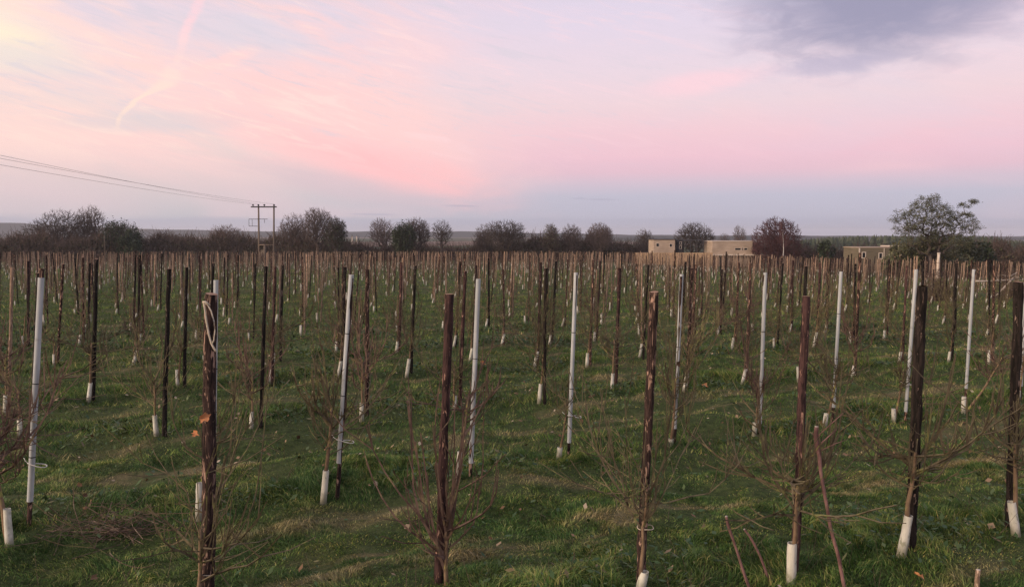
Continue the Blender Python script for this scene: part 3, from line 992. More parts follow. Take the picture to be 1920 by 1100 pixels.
# --- front row: six stakes, each with its own look
L1 = ['thick peeling brown stake with a white twine loop hanging from its head',
      'dark red-brown stake in the front row rising out of a bushy many-stemmed tree',
      'peeling red and pale brown stake in the front row, third from the left',
      'slim red-brown stake in the front row just left of the tall bent pink stick',
      'near-black thick stake in the front row overlapping a grey-sleeved pole',
      'black stake at the right edge of the photo in the front row']
T1 = ['bare tree with long wispy shoots beside the thick stake carrying the twine loop',
      'bushy bare tree with many upright reddish shoots in the bottom middle of the photo',
      'bare tree with tan trunk and cut-off white guard at the bottom edge',
      'bare tree with a clean upright white guard just left of the pink stick',
      'bare tree with a leaning white guard beside the near-black thick stake in the front row',
      'bare tree with a guard leaning to the right at the right edge of the photo']
T1SPEC = [dict(trunk_h=0.62, lean=(0.03, 0.02), r0=0.016, nb=15, blen=1.1, up=0.62, guard_h=0.0, twigs=6, fork_lo=0.3),
          dict(trunk_h=0.46, lean=(-0.01, 0.0), r0=0.018, nb=22, blen=1.15, up=0.75, guard_h=0.0, twigs=3, fork_lo=0.10, el0=0.45),
          dict(trunk_h=0.78, lean=(0.05, 0.0), r0=0.015, nb=17, blen=0.86, up=0.75, guard_h=0.20, twigs=7, fork_lo=0.55, guard_tilt=(0.05, 0)),
          dict(trunk_h=0.80, lean=(0.035, 0.0), r0=0.021, nb=20, blen=0.86, up=0.65, guard_h=0.325, guard_r=0.037, twigs=9, fork_lo=0.62, guard_tilt=(0.0, 0)),
          dict(trunk_h=0.86, lean=(0.085, 0.0), r0=0.021, nb=18, blen=0.80, up=0.65, guard_h=0.335, guard_r=0.036, twigs=9, fork_lo=0.58, guard_tilt=(0.05, 0)),
          dict(trunk_h=0.84, lean=(-0.045, 0.0), r0=0.020, nb=17, blen=0.78, up=0.7, guard_h=0.30, guard_r=0.036, twigs=9, fork_lo=0.56, guard_tilt=(-0.06, 0))]
front = []
for i, (tp, bp, top, bk, _) in enumerate(ROW1):
    b = spot(*bp)
    me = stake_mesh('wooden_stake', BARKS[bk], (0.047, 0.034, 0.034, 0.033, 0.041, 0.040)[i], 300 + i, n=14, k=26)
    o = ob('wooden_stake', me, None, L1[i], 'stake', 'wooden stakes of the front row', loc=b)
    lean_to(o, b, top)
    front.append(o)
    tpos = spot(*tp)
    tr, br, gd = sapling_parts(340 + i, **T1SPEC[i])
    tw = M_TWIG_RED if i == 1 else M_TWIG
    tree_at(tpos, 0, 0, 1.0, True, T1[i], 'young trees of the front row',
            (tr.mesh('trunk', [M_TRUNK], True), br.mesh('branches', [tw]), gd.mesh('tree_guard', [M_GUARD], True) if gd else None))

# --- second row: stakes inside pale grey sleeves
for i, (tp, bp, top, (sl0, sl1)) in enumerate(ROW2):
    b = spot(*bp)
    root = ob('sleeved_stake', None, None, None, 'pole', 'grey-sleeved poles of the second row', loc=b)
    root['label'] = ['grey-sleeved pole at the left edge with a dark wooden tip above the sleeve', 'grey-sleeved pole hidden behind the thick stake with the twine loop',
                     'grey-sleeved pole with a brown foot and white tie, third from the left', 'grey-sleeved pole leaning behind the bushy front-row tree, fourth from the left',
                     'grey-sleeved pole standing clear in the middle of the photo', 'grey-sleeved pole just right of the peeling front stake',
                     'grey-sleeved pole in the second row below the tan flat-roofed building', 'slim grey-sleeved pole in the second row behind the pink bent stick',
                     'grey-sleeved pole touching the near-black thick stake', 'grey-sleeved pole below the tall evergreen tree, second from the right edge',
                     'grey-sleeved pole cut by the right edge of the photo'][i]
    # heights along the pole from the pixels of its head and of the sleeve's ends
    fy = lambda py: (bp[1] - py) / (bp[1] - top[1])
    a, z = max(0.03, fy(sl1) * (1.0 if i in (0, 2) else 0.55)) * 2.28, fy(sl0) * 2.28
    r = (0.027, 0.022, 0.026, 0.026, 0.025, 0.025, 0.025, 0.024, 0.025, 0.025, 0.025)[i]
    ob('stake', stake_mesh('stake', M_STAKE, r * 0.76 if i else r * 0.8, 400 + i, n=10, k=10, h=2.28 if i == 0 else z - 0.03), root)
    k = 14
    zz = np.linspace(a, z, k)
    rr = r * (1 + np.random.default_rng(i).normal(0, 0.012, k))
    P = np.column_stack([np.zeros(k), np.zeros(k), zz])
    mb = MB().tube(P, rr, 14, 0, cap=False)
    mb.tube(P[::-1], rr[::-1] - 0.0035, 14, 0, cap=False)
    an = np.arange(14) * 2 * pi / 14
    jj = np.arange(14)
    j2 = (jj + 1) % 14
    for ze, sg in ((z, 1), (a, -1)):
        rg = rr[-1] if sg > 0 else rr[0]
        o_ = np.column_stack([rg * np.cos(an), rg * np.sin(an), np.full(14, ze)])
        i_ = np.column_stack([(rg - 0.0035) * np.cos(an), (rg - 0.0035) * np.sin(an), np.full(14, ze)])
        mb.add(np.concatenate([o_, i_]), [np.stack([jj, j2, j2 + 14, jj + 14], -1)])
    sl = ob('sleeve', mb.mesh('sleeve', [M_SLEEVE], True), root)
    for q in range(2 if i < 8 else 1):
        zb = a + (z - a) * (0.28 + 0.33 * q + 0.08 * ((i * 7) % 5 - 2) / 2)
        pb = np.column_stack([np.zeros(2), np.zeros(2), [zb, zb + 0.008]])
        ob('band', MB().tube(pb, r + 0.0022, 14, 0, cap=True).mesh('band', [M_BAND], True), sl)
    lean_to(root, b, top)
    tpos = spot(*tp)
    if i in (0, 2, 4, 8):
        zt = {0: 0.56, 2: 0.62, 4: 0.52, 8: 0.55}[i]
        t = ob('tie', TIE, root)
        t.location = (0, 0, zt)
        t.rotation_euler = (0.05, -0.08, 0)
    lx = b[0] - tpos[0]
    tr, br, gd = sapling_parts(440 + i, trunk_h=(0.95, 0.8, 0.98, 0.9, 0.75, 0.9, 0.7, 0.8, 0.75, 0.85, 0.8)[i], lean=(lx * 0.85, 0.03), r0=(0.022, 0.017, 0.021, 0.019, 0.014, 0.018, 0.017, 0.018, 0.016, 0.016, 0.016)[i],
                               nb=(28, 14, 18, 12, 10, 22, 18, 18, 17, 18, 15)[i], blen=(1.0, 0.8, 0.85, 0.8, 0.55, 0.8, 0.85, 0.95, 0.8, 0.85, 0.8)[i], up=(0.55, 0.7, 0.7, 0.8, 0.9, 1.0, 0.8, 0.5, 0.8, 0.55, 0.7)[i],
                               guard_h=(0.335, 0.36, 0.345, 0.33, 0.15, 0.11, 0.18, 0.20, 0.20, 0.25, 0.22)[i], twigs=(11, 6, 8, 6, 5, 8, 8, 9, 8, 8, 7)[i], fork_lo=(0.55, 0.5, 0.45, 0.55, 0.5, 0.25, 0.25, 0.5, 0.35, 0.5, 0.5)[i],
                               guard_tilt=(lx * (0.05, 0.2, 0.35, 0.3, 0.1, 0.1, 0.1, 0.1, -0.1, 0.0, 0.1)[i], 0.0))
    tree_at(tpos, 0, 0, 1.0, True,
            ['dense twiggy bare tree beside the grey-sleeved pole at the left edge', 'bare tree half hidden behind the thick stake with the twine loop',
             'yellow-green barked tree with a tall leaning white guard, tied to a grey-sleeved pole', 'bare tree with a white guard seen through the bushy front-row shoots',
             'small bare tree with a short white guard by the grey-sleeved pole in the middle', 'twiggy lichen-covered tree just right of the peeling front stake',
             'twiggy tree with a split white guard below the tan flat-roofed building', 'sprawling greenish tree behind the pink bent stick',
             'bare tree with a torn white guard left of the near-black thick stake', 'wispy tree with a short white guard below the tall evergreen tree',
             'bare tree cut by the right edge of the photo in the second row'][i], 'young trees of the second row',
            (tr.mesh('trunk', [M_TRUNK], True), br.mesh('branches', [M_TWIG if i % 3 else M_TWIG_RED]), gd.mesh('tree_guard', [M_GUARD], True)))

# --- third to fifth rows
NS, NTR = len(ROW1), len(ROW1) + len(ROW2)
for ri, row in ((2, ROW3), (3, ROW4), (4, ROW5)):
    for i, (tp, bp, top, bk) in enumerate(row):
        b = spot(*bp)
        o = ob('wooden_stake', STAKE_MESH[(bk, (i * 5 + ri) % 3)], None,
               '%s stake, %s from the left in the %s' % (DARK[bk] + ' wooden', ORD[i], ROWNAME[ri]), 'stake', 'wooden stakes of the ' + ROWNAME[ri], loc=b)
        if top is None:
            top = (proj(b)[0] + (bp[1] - 470) * (0.035 + r_o.normal(0, 0.012)), 468 + (bp[1] - 468) * 0.122 + r_o.normal(0, 3) + max(0, bp[0] - 1400) * 0.012)
        lean_to(o, b, top)
        o.rotation_euler.z += 0.0
        p = spot(*tp)
        NS += 1
        NTR += 1
        tree_at(p, int(r_o.integers(0, 12)), r_o.normal(0, 0.5), 0.9 + 0.2 * r_o.random(), True,
                'bare young tree with a white guard, %s from the left in the %s' % (ORD[i], ROWNAME[ri]), 'young trees of the ' + ROWNAME[ri])

# --- the rows behind, on the planting grid: the nearest as things, the rest as one mass
T0, DT, DS = 23.35, 3.67, 1.45
far_pts = []
for k in range(40):
    t = T0 + DT * k
    ph = r_o.random() * DS
    for s in np.arange(-120, 260, DS) + ph:
        if r_o.random() < 0.045:
            continue
        x, y, z = spot_st(s + r_o.normal(0, 0.07), t + r_o.normal(0, 0.06))
        if y < 8 or y > 150 - 0.06 * abs(x):
            continue
        px, py = proj((x, y, z + 1.0))
        if -25 < px < 1945:
            far_pts.append((y, x, z, k))
far_pts.sort()
n_st, n_tr = 300 - NS, 300 - NTR
rowlab = lambda k: ORD[5 + k] if 5 + k < len(ORD) else 'far'
rank = {}
for k in range(40):
    for j, q in enumerate(sorted((p_ for p_ in far_pts if p_[3] == k), key=lambda p_: proj((p_[1], p_[0], p_[2]))[0])):
        rank[q] = j


def ordw(n):
    if n < len(ORD):
        return ORD[n]
    return 'fortieth' if n == 39 else 'forty-' + ORD[n - 40] if n < 49 else 'fiftieth' if n == 49 else 'far'


for i, (y, x, z, k) in enumerate(far_pts[:n_st]):
    bk = int(r_o.choice([0, 0, 1, 2, 2, 3, 3]))
    o = ob('wooden_stake', STAKE_MESH[(bk, int(r_o.integers(0, 2)))], None, 'thin %s wooden stake, %s from the left in the %s row' % (DARK[bk], ordw(rank[(y, x, z, k)]), rowlab(k)), 'stake',
           'wooden stakes of the %s row' % rowlab(k), loc=(x, y, z))
    o.rotation_euler = (r_o.normal(0, 0.02), 0.035 + r_o.normal(0, 0.02), r_o.random() * 6.28)
    e = 0.03 + r_o.normal(0, 0.034)
    o.rotation_euler = Vector((e, r_o.normal(0, 0.03), 1)).to_track_quat('Z', 'X').to_euler()
    w_ = 0.72 + 0.45 * r_o.random()
    o.scale = (w_, w_, 1 + r_o.normal(0, 0.04) - (0.25 if r_o.random() < 0.04 else 0.0))
for i, (y, x, z, k) in enumerate(far_pts[:n_tr]):
    tree_at((x - 0.11, y - 0.05, z), int(r_o.integers(0, 8)), r_o.normal(0, 0.5), 0.85 + 0.3 * r_o.random(), y < 26,
            'small bare young tree with a white guard, %s from the left in the %s row' % (ordw(rank[(y, x, z, k)]), rowlab(k)), 'young trees of the %s row' % rowlab(k), pool=SLIM)


def far_mass():
    pts = np.array([(x, y, z) for (y, x, z, k) in far_pts[n_st:]])
    n = len(pts)
    top = pts + np.column_stack([0.07 + r_o.normal(0, 0.09, n), r_o.normal(0, 0.07, n), 2.26 + r_o.normal(0, 0.085, n) - 0.35 * (r_o.random(n) < 0.05)])
    sel = r_o.choice(4, n, p=[0.30, 0.10, 0.07, 0.53])
    mb = MB()
    for q in range(4):
        m_ = sel == q
        rad = 0.022 + 0.016 * r_o.random(m_.sum())
        mb.segs(pts[m_], top[m_], rad, rad * 0.9, 5, q)
    ob('far_stakes', mb.mesh('far_stakes', BARKS, True), kind='stuff', label='dense crowd of thin stakes in the farthest orchard rows', cat='stakes')
    pts = np.array([(x - 0.11, y - 0.05, z) for (y, x, z, k) in far_pts[n_tr:]])
    n = len(pts)
    mt = MB()
    h = 0.26 + 0.1 * r_o.random(n)
    up = np.column_stack([0.02 + r_o.normal(0, 0.015, n), np.zeros(n), h])
    mt.segs(pts, pts + up, 0.034, 0.032, 5, 2)
    head = pts + np.column_stack([0.07 + r_o.normal(0, 0.02, n), np.zeros(n), 0.75 + 0.25 * r_o.random(n)])
    mt.segs(pts + up, head, 0.016, 0.011, 3, 0)
    for q in range(5):
        a = r_o.random(n) * 6.283
        f = 0.45 + 0.55 * r_o.random(n)
        b0 = (pts + up) * (1 - f)[:, None] + head * f[:, None]
        L = 0.25 + 0.35 * r_o.random(n)
        b1 = b0 + np.column_stack([np.cos(a) * L * 0.7, np.sin(a) * L * 0.7, L * 0.55])
        b2 = b1 + np.column_stack([np.cos(a) * L * 0.25, np.sin(a) * L * 0.25, L * 0.8])
        mt.segs(b0, b1, 0.0065, 0.005, 3, 1)
        mt.segs(b1, b2, 0.005, 0.0025, 3, 1)
    ob('far_young_trees', mt.mesh('far_young_trees', [M_TRUNK, M_TWIG_RED, M_GUARD_FAR]), kind='stuff', label='hazy mass of bare young trees in the farthest orchard rows', cat='trees')


far_mass()
print('orchard', len(far_pts), n_st, n_tr, far_pts[n_st][0])

# ------------------------------------------------------------------ background trees and hedges
def grow(seed, lobes, trunk_h, n, base=(0, 0, 0), spread=1.0):
    """skeleton of a crown: points inside the union of lobes, each joined to the nearest branch already grown"""
    r_ = np.random.default_rng(seed)
    P = []
    for (cx, cy, cz, rx, ry, rz, wgt) in lobes:
        m = int(n * wgt)
        v = r_.normal(0, 1, (m, 3))
        v /= np.linalg.norm(v, axis=1)[:, None]
        rad = r_.random(m) ** 0.42
        P.append(np.column_stack([cx + v[:, 0] * rad * rx, cy + v[:, 1] * rad * ry, cz + v[:, 2] * rad * rz]))
    P = np.concatenate(P)
    k0 = 6
    tf = np.linspace(0, 1, k0)
    trunk = np.column_stack([0.12 * trunk_h * (tf ** 2) * r_.normal(0, 0.5), np.zeros(k0), tf * trunk_h])
    top = trunk[-1]
    order = np.argsort(np.linalg.norm((P - top) * np.array([1, 1, 0.8]), axis=1))
    N = k0 + len(P)
    Q = np.zeros((N, 3))
    Q[:k0] = trunk
    par = np.full(N, -1)
    par[1:k0] = np.arange(k0 - 1)
    dt = np.zeros(N)
    cnt = k0
    dt[:k0] = tf * trunk_h
    for i in order:
        p = P[i]
        d = np.linalg.norm(Q[:cnt] - p, axis=1)
        # favour short links that keep the way to the trunk short: forking limbs that sweep outwards
        cost = d + 0.22 * dt[:cnt]
        cost[:k0 - 2] += 50
        j = int(np.argmin(cost))
        Q[cnt] = p
        par[cnt] = j
        dt[cnt] = dt[j] + d[j]
        cnt += 1
    leaf = np.zeros(N)
    ch = np.zeros(N)
    for i in range(N - 1, 0, -1):
        if ch[i] == 0:
            leaf[i] = 1.0
        leaf[par[i]] += leaf[i]
        ch[par[i]] += 1
    return Q, par, leaf, k0


def bare_tree(px, top_y, half_w, d, seed, label, m, group='bare trees along the field edge', n=2200, trunk_frac=0.27, lobes=None, fine=3, twig=0.024, name='oak_tree', leaves=None, sparse=1.0, rmin=0.024):
    x = at(px, d)
    z0 = float(gz(x, d))
    H = EYE + (HOR - top_y) / FPX * d - z0
    W = half_w / FPX * d
    th = H * trunk_frac
    if lobes is None:
        r0 = np.random.default_rng(seed + 9)
        lobes = [(0, 0, th + (H - th) * 0.50, W * 0.92, W * 0.85, (H - th) * 0.50, 0.55)]
        for q in range(5):
            a = q * 1.257 + r0.random()
            lobes.append((cos(a) * W * 0.48, sin(a) * W * 0.4, th + (H - th) * (0.36 + 0.34 * r0.random()), W * 0.5, W * 0.5, (H - th) * 0.30, 0.09))
    else:
        lobes = [(lx * W, ly * W, lz * H, rx * W, ry * W, rz * H, w) for (lx, ly, lz, rx, ry, rz, w) in lobes]
    Q, par, leaf, k0 = grow(seed, lobes, th, int(n * sparse))
    r_ = np.random.default_rng(seed + 1)
    rad = np.maximum(rmin, 0.027 * (H / 13.0) * leaf ** 0.52)
    i = np.arange(1, len(Q))
    p = par[1:]
    root = ob(name, None, None, label, 'tree', group, loc=(x, d, z0 - 0.1))
    tr = i < k0
    mt = MB()
    P = Q[:k0].copy()
    rt = rad[k0 - 1]
    P[0, 2] = -0.3
    mt.tube(P, rt * np.array([1.75, 1.3, 1.15, 1.05, 1.0, 0.95]), 8, 0, cap=True, rough=0.08, seed=seed)
    ob('trunk', mt.mesh('trunk', [m], True), root)
    mc = MB()
    ii, pp = i[~tr], p[~tr]
    R1 = rad[ii]
    R0 = np.minimum(rad[pp], R1 * 1.5 + 0.01)
    # a kink half way along each limb
    A, B = Q[pp], Q[ii]
    L = np.linalg.norm(B - A, axis=1)
    Mid = (A + B) / 2 + r_.normal(0, 0.10, A.shape) * L[:, None]
    big = R1 > 0.05
    for q, ns_ in ((big, 5), (~big, 3)):
        mc.segs(A[q], Mid[q], R0[q], (R0[q] + R1[q]) / 2, ns_)
        mc.segs(Mid[q], B[q], (R0[q] + R1[q]) / 2, R1[q], ns_)
    # fine twigs fanning from every outer node
    outer = ii[leaf[ii] < 6]
    T = np.repeat(Q[outer], fine, 0)
    dirn = np.repeat(Q[outer] - Q[par[outer]], fine, 0)
    dirn /= np.linalg.norm(dirn, axis=1)[:, None] + 1e-9
    out = T - np.array([0, 0, th * 0.8])
    out /= np.linalg.norm(out, axis=1)[:, None] + 1e-9
    v = dirn * 0.7 + out * 0.6 + r_.normal(0, 0.33, T.shape)
    v /= np.linalg.norm(v, axis=1)[:, None]
    tl = (0.45 + 0.8 * r_.random(len(T))) * (H / 13.0) * 0.85
    M1 = T + v * (tl * 0.5)[:, None]
    v2 = v + r_.normal(0, 0.35, T.shape) + np.array([0, 0, 0.15])
    v2 /= np.linalg.norm(v2, axis=1)[:, None]
    mc.segs(T, M1, twig * 0.8, twig * 0.6, 3)
    mc.segs(M1, M1 + v2 * (tl * 0.5)[:, None], twig * 0.6, twig * 0.3, 3)
    cr = ob('crown', mc.mesh('crown', [m]), root)
    if leaves:
        leaves(root, Q, ii, leaf, r_, H, W)
    return root


def wood_fn(a, b):
    def fn(g, p):
        n = g.noise(scaled(g, worldpos(g), 1.4, 1.4, 0.9), 1.0, 4.0, 0.6)
        return g.mix(g.smooth(n, 0.35, 0.65), a, b)
    return fn


M_OAK = mat('oak_bark', wood_fn(C3(0.085, 0.066, 0.056), C3(0.155, 0.122, 0.105)), 0.95, 0.05)
M_OAK_D = mat('dark_oak_bark', wood_fn(C3(0.055, 0.044, 0.037), C3(0.105, 0.085, 0.072)), 0.95, 0.05)
M_OAK_L = mat('pale_oak_bark', wood_fn(C3(0.12, 0.094, 0.082), C3(0.20, 0.155, 0.135)), 0.95, 0.05)
M_PURPLE = mat('purple_twigs', wood_fn(C3(0.075, 0.036, 0.036), C3(0.13, 0.065, 0.062)), 0.95, 0.05)
M_BIRCH = mat('birch_bark', wood_fn(C3(0.35, 0.33, 0.30), C3(0.58, 0.55, 0.50)), 0.8, 0.1)
M_EVER = mat('evergreen_leaf', leaf_fn([(0, C3(0.020, 0.032, 0.015)), (0.6, C3(0.040, 0.058, 0.026)), (1, C3(0.065, 0.080, 0.036))]), 0.6, 0.25)
M_OLIVE = mat('olive_leaf', leaf_fn([(0, C3(0.060, 0.070, 0.034)), (0.5, C3(0.11, 0.118, 0.054)), (0.85, C3(0.16, 0.155, 0.075)), (1, C3(0.18, 0.13, 0.08))]), 0.6, 0.25)
M_OLIVE_D = mat('dark_olive_leaf', leaf_fn([(0, C3(0.036, 0.046, 0.022)), (0.6, C3(0.066, 0.078, 0.036)), (1, C3(0.105, 0.105, 0.05))]), 0.6, 0.25)
M_SCRUB = mat('scrub_twigs', wood_fn(C3(0.075, 0.055, 0.044), C3(0.14, 0.102, 0.080)), 0.95, 0.05)
M_SCRUB_G = mat('scrub_green', leaf_fn([(0, C3(0.040, 0.042, 0.022)), (0.7, C3(0.075, 0.068, 0.040)), (1, C3(0.12, 0.09, 0.055))]), 0.8, 0.1)


def leaf_cloud(mb, C, size, r_, flat=0.6, mi=0):
    n = len(C)
    a, ti = r_.random(n) * 2 * pi, r_.normal(0, flat, n)
    U = np.stack([np.cos(a) * np.cos(ti), np.sin(a) * np.cos(ti), np.sin(ti)], -1) * size[:, None]
    W = np.stack([-np.sin(a), np.cos(a), r_.normal(0, flat, n)], -1) * (size * 0.55)[:, None]
    mb.quads(C, U, W, mi)


def ivy(dens, spread, mname, mt):
    def fn(root, Q, ii, leaf, r_, H, W):
        n = int(dens)
        j = r_.choice(ii, n)
        C = Q[j] + r_.normal(0, spread, (n, 3))
        C[:, 2] = np.maximum(C[:, 2], 0.2)
        mb = MB()
        leaf_cloud(mb, C, 0.10 + 0.14 * r_.random(n), r_, 0.7)
        ob('foliage', mb.mesh('foliage', [mt]), root)
    return fn


DOME = None
bare_tree(112, 392, 74, 178, 901, 'large dark wind-swept bare oak at the left edge of the treeline', M_OAK_D, n=3000, trunk_frac=0.10, fine=4, twig=0.028,
          lobes=[(0.10, 0, 0.58, 0.62, 0.7, 0.40, 0.42), (-0.45, 0, 0.42, 0.52, 0.6, 0.34, 0.26), (0.62, 0, 0.42, 0.38, 0.5, 0.34, 0.2), (-0.78, 0, 0.28, 0.25, 0.4, 0.2, 0.06), (0.0, 0, 0.25, 0.8, 0.5, 0.22, 0.12)])
bare_tree(173, 384, 27, 182, 902, 'open-crowned bare oak rising just right of the large dark wind-swept oak', M_OAK, n=689, trunk_frac=0.42, fine=3)
bare_tree(229, 413, 42, 176, 903, 'low dark ivy-clad tree between the wind-swept oak and the brown thicket', M_OAK_D, n=1314, trunk_frac=0.16, leaves=ivy(5200, 0.55, 'ivy', M_EVER), twig=0.026)
bare_tree(427, 421, 38, 186, 904, 'brown rounded bare thicket tree left of the power pole', M_OAK_L, n=1644, trunk_frac=0.14, twig=0.026, name='thicket_tree')
bare_tree(320, 434, 34, 188, 905, 'low brown scrub tree at the left, beside the distant blue hill', M_SCRUB, n=1149, trunk_frac=0.14, twig=0.026, name='thicket_tree')
bare_tree(553, 400, 32, 184, 906, 'tall pale bare oak directly right of the power pole', M_OAK, n=1396, trunk_frac=0.26)
bare_tree(597, 390, 34, 180, 907, 'tallest bare oak with a narrow dome, right of the power pole', M_OAK, n=1644, trunk_frac=0.27)
bare_tree(631, 406, 22, 176, 908, 'dark bare tree at the right end of the clump by the power pole', M_OAK_D, n=1149, trunk_frac=0.2, leaves=ivy(1500, 0.4, 'ivy', M_EVER))
bare_tree(717, 408, 27, 186, 909, 'pale loose bare tree beside the white gable', M_OAK_L, n=1067, trunk_frac=0.25)
bare_tree(757, 416, 22, 174, 910, 'dense dark evergreen tree left of centre in the treeline', M_OAK_D, n=986, trunk_frac=0.1, leaves=ivy(7000, 0.5, 'ivy', M_EVER), name='evergreen_tree')
bare_tree(783, 407, 26, 178, 911, 'domed bare oak touching the dense dark evergreen tree', M_OAK, n=1396, trunk_frac=0.26)
bare_tree(829, 412, 20, 176, 912, 'small open bare oak standing alone left of centre', M_OAK_D, n=540, trunk_frac=0.36, fine=3)
bare_tree(910, 420, 24, 182, 913, 'lower bare oak at the left of the broad central pair', M_OAK, n=1149, trunk_frac=0.25)
bare_tree(951, 413, 44, 178, 914, 'broad domed bare oak in the centre of the treeline', M_OAK_D, n=2135, trunk_frac=0.24, twig=0.026)
bare_tree(1033, 418, 19, 180, 915, 'narrow bare tree, first of three right of the broad central oak', M_OAK, n=986, trunk_frac=0.2, leaves=ivy(500, 0.4, 'ivy', M_OLIVE))
bare_tree(1071, 420, 24, 182, 916, 'rounded bare tree, middle of three right of the broad central oak', M_OAK, n=1314, trunk_frac=0.2)
bare_tree(1123, 418, 28, 184, 917, 'open wispy bare tree, third right of the broad central oak', M_OAK_L, n=3000, trunk_frac=0.24, fine=3)
bare_tree(1207, 428, 20, 190, 918, 'small bare tree just left of the tan square building', M_OAK, n=986, trunk_frac=0.2)
bare_tree(1301, 416, 40, 196, 919, 'broad dark bare oak rising between the two tan buildings', M_OAK_D, n=1973, trunk_frac=0.22, twig=0.026)
bare_tree(1386, 422, 14, 260, 920, 'small pale distant tree above the long tan building', M_OAK_L, n=624, trunk_frac=0.25, rmin=0.03)
bare_tree(1357, 436, 12, 265, 924, 'faint low distant tree behind the long tan building', M_OAK_L, n=492, trunk_frac=0.25, rmin=0.03)
bare_tree(1456, 407, 50, 158, 921, 'domed purple-brown bare tree right of the long tan building', M_PURPLE, n=3000, trunk_frac=0.08, fine=4, twig=0.034, rmin=0.034,
          lobes=[(0, 0, 0.55, 0.90, 0.8, 0.44, 0.60), (0.05, 0, 0.30, 1.0, 0.8, 0.30, 0.40)], name='copper_tree')


# white-stemmed birch in front of the purple tree
def birch():
    d = 150.0
    x = at(1466, d)
    z0 = float(gz(x, d))
    H = EYE + (HOR - 414) / FPX * d - z0
    r_ = np.random.default_rng(61)
    root = ob('birch_tree', None, None, 'slender white-stemmed birch in front of the domed purple-brown tree', 'tree', loc=(x, d, z0 - 0.05))
    f = np.linspace(0, 1, 9)
    P = np.column_stack([0.25 * np.sin(f * 4), np.zeros(9), f * H * 0.97])
    ob('trunk', MB().tube(P, 0.11 * (1.1 - 0.95 * f), 7, 0).mesh('trunk', [M_BIRCH], True), root)
    mc = MB()
    n = 90
    ff = 0.4 + 0.58 * r_.random(n)
    A = np.column_stack([0.25 * np.sin(ff * 4), np.zeros(n), ff * H * 0.97])
    a = r_.random(n) * 6.283
    L = (1.15 - ff) * 2.0 * (0.6 + 0.6 * r_.random(n))
    B = A + np.column_stack([np.cos(a) * L * 0.6, np.sin(a) * L * 0.6, L * 0.8])
    mc.segs(A, B, 0.03, 0.015, 3, 1)
    A2 = np.repeat(B, 5, 0)
    v = r_.normal(0, 0.35, A2.shape) + np.array([0, 0, -0.1])
    mc.segs(A2, A2 + v, 0.02, 0.008, 3, 1)
    ob('crown', mc.mesh('crown', [M_BIRCH, M_PURPLE]), root)


birch()


# tall spreading evergreen at the right, flat tiers of foliage on bare limbs
def tiered_tree():
    d = 98.0
    x = at(1748, d)
    z0 = float(gz(x, d))
    H = EYE + (HOR - 362) / FPX * d - z0
    root = ob('evergreen_tree', None, None, 'tall spreading evergreen with open limbs standing above the bushes at the right', 'tree', loc=(x, d, z0 - 0.1))
    W = 84 / FPX * d
    r_ = np.random.default_rng(71)
    # tiers: centre (x, y, z), radii
    tiers = [(-0.12, 0.0, 0.945, 0.30, 0.055), (0.02, 0.1, 0.90, 0.36, 0.06), (-0.30, -0.1, 0.84, 0.30, 0.06), (0.20, 0.1, 0.83, 0.26, 0.055), (0.66, 0.0, 0.86, 0.14, 0.03), (0.86, 0.0, 0.905, 0.10, 0.02),
             (-0.60, 0.1, 0.77, 0.28, 0.06), (-0.84, 0.0, 0.70, 0.16, 0.045), (-0.45, -0.2, 0.69, 0.32, 0.06), (-0.05, 0.2, 0.75, 0.34, 0.06), (0.46, -0.1, 0.74, 0.34, 0.065), (0.78, 0.1, 0.70, 0.26, 0.06),
             (-0.22, 0.1, 0.62, 0.34, 0.06), (0.30, 0.0, 0.64, 0.38, 0.065), (0.72, -0.1, 0.60, 0.32, 0.065), (-0.60, 0.1, 0.57, 0.26, 0.055), (0.05, -0.2, 0.52, 0.44, 0.07), (0.60, 0.2, 0.50, 0.44, 0.07), (-0.45, 0.0, 0.47, 0.40, 0.07)]
    lob = [(a * W, b * W, c * H, rx * W, rx * W, rz * H * 1.1, 0.30 / len(tiers)) for (a, b, c, rx, rz) in tiers]
    lob += [(-0.12 * W, 0, 0.70 * H, 0.52 * W, 0.5 * W, 0.27 * H, 0.26), (0.42 * W, 0, 0.60 * H, 0.52 * W, 0.5 * W, 0.22 * H, 0.20), (-0.5 * W, 0, 0.60 * H, 0.40 * W, 0.4 * W, 0.21 * H, 0.13), (0.1 * W, 0, 0.42 * H, 0.85 * W, 0.6 * W, 0.16 * H, 0.10)]
    Q, par, leaf, k0 = grow(72, lob, H * 0.12, 1500)
    rad = np.maximum(0.013, 0.0095 * leaf ** 0.55)
    P = Q[:k0].copy()
    ob('trunk', MB().tube(P, rad[k0 - 1] * np.array([1.6, 1.3, 1.15, 1.05, 1.0, 0.95]), 8, 0).mesh('trunk', [M_OAK_D], True), root)
    i = np.arange(k0, len(Q))
    mc = MB()
    mc.segs(Q[par[i]], Q[i], np.minimum(rad[par[i]], rad[i] * 1.4), rad[i], 4)
    ob('limbs', mc.mesh('limbs', [M_OAK_D]), root)
    ml = MB()
    n = 27000
    tipn = i[leaf[i] < 3]
    tipn = r_.choice(tipn, int(len(tipn) * 0.7), replace=False)
    j = r_.choice(tipn, n)
    C = Q[j] + r_.normal(0, 1, (n, 3)) * np.array([0.17, 0.17, 0.13])
    leaf_cloud(ml, C, 0.04 + 0.06 * r_.random(n), r_, 0.5)
    ob('crown', ml.mesh('crown', [M_OLIVE]), root)


tiered_tree()


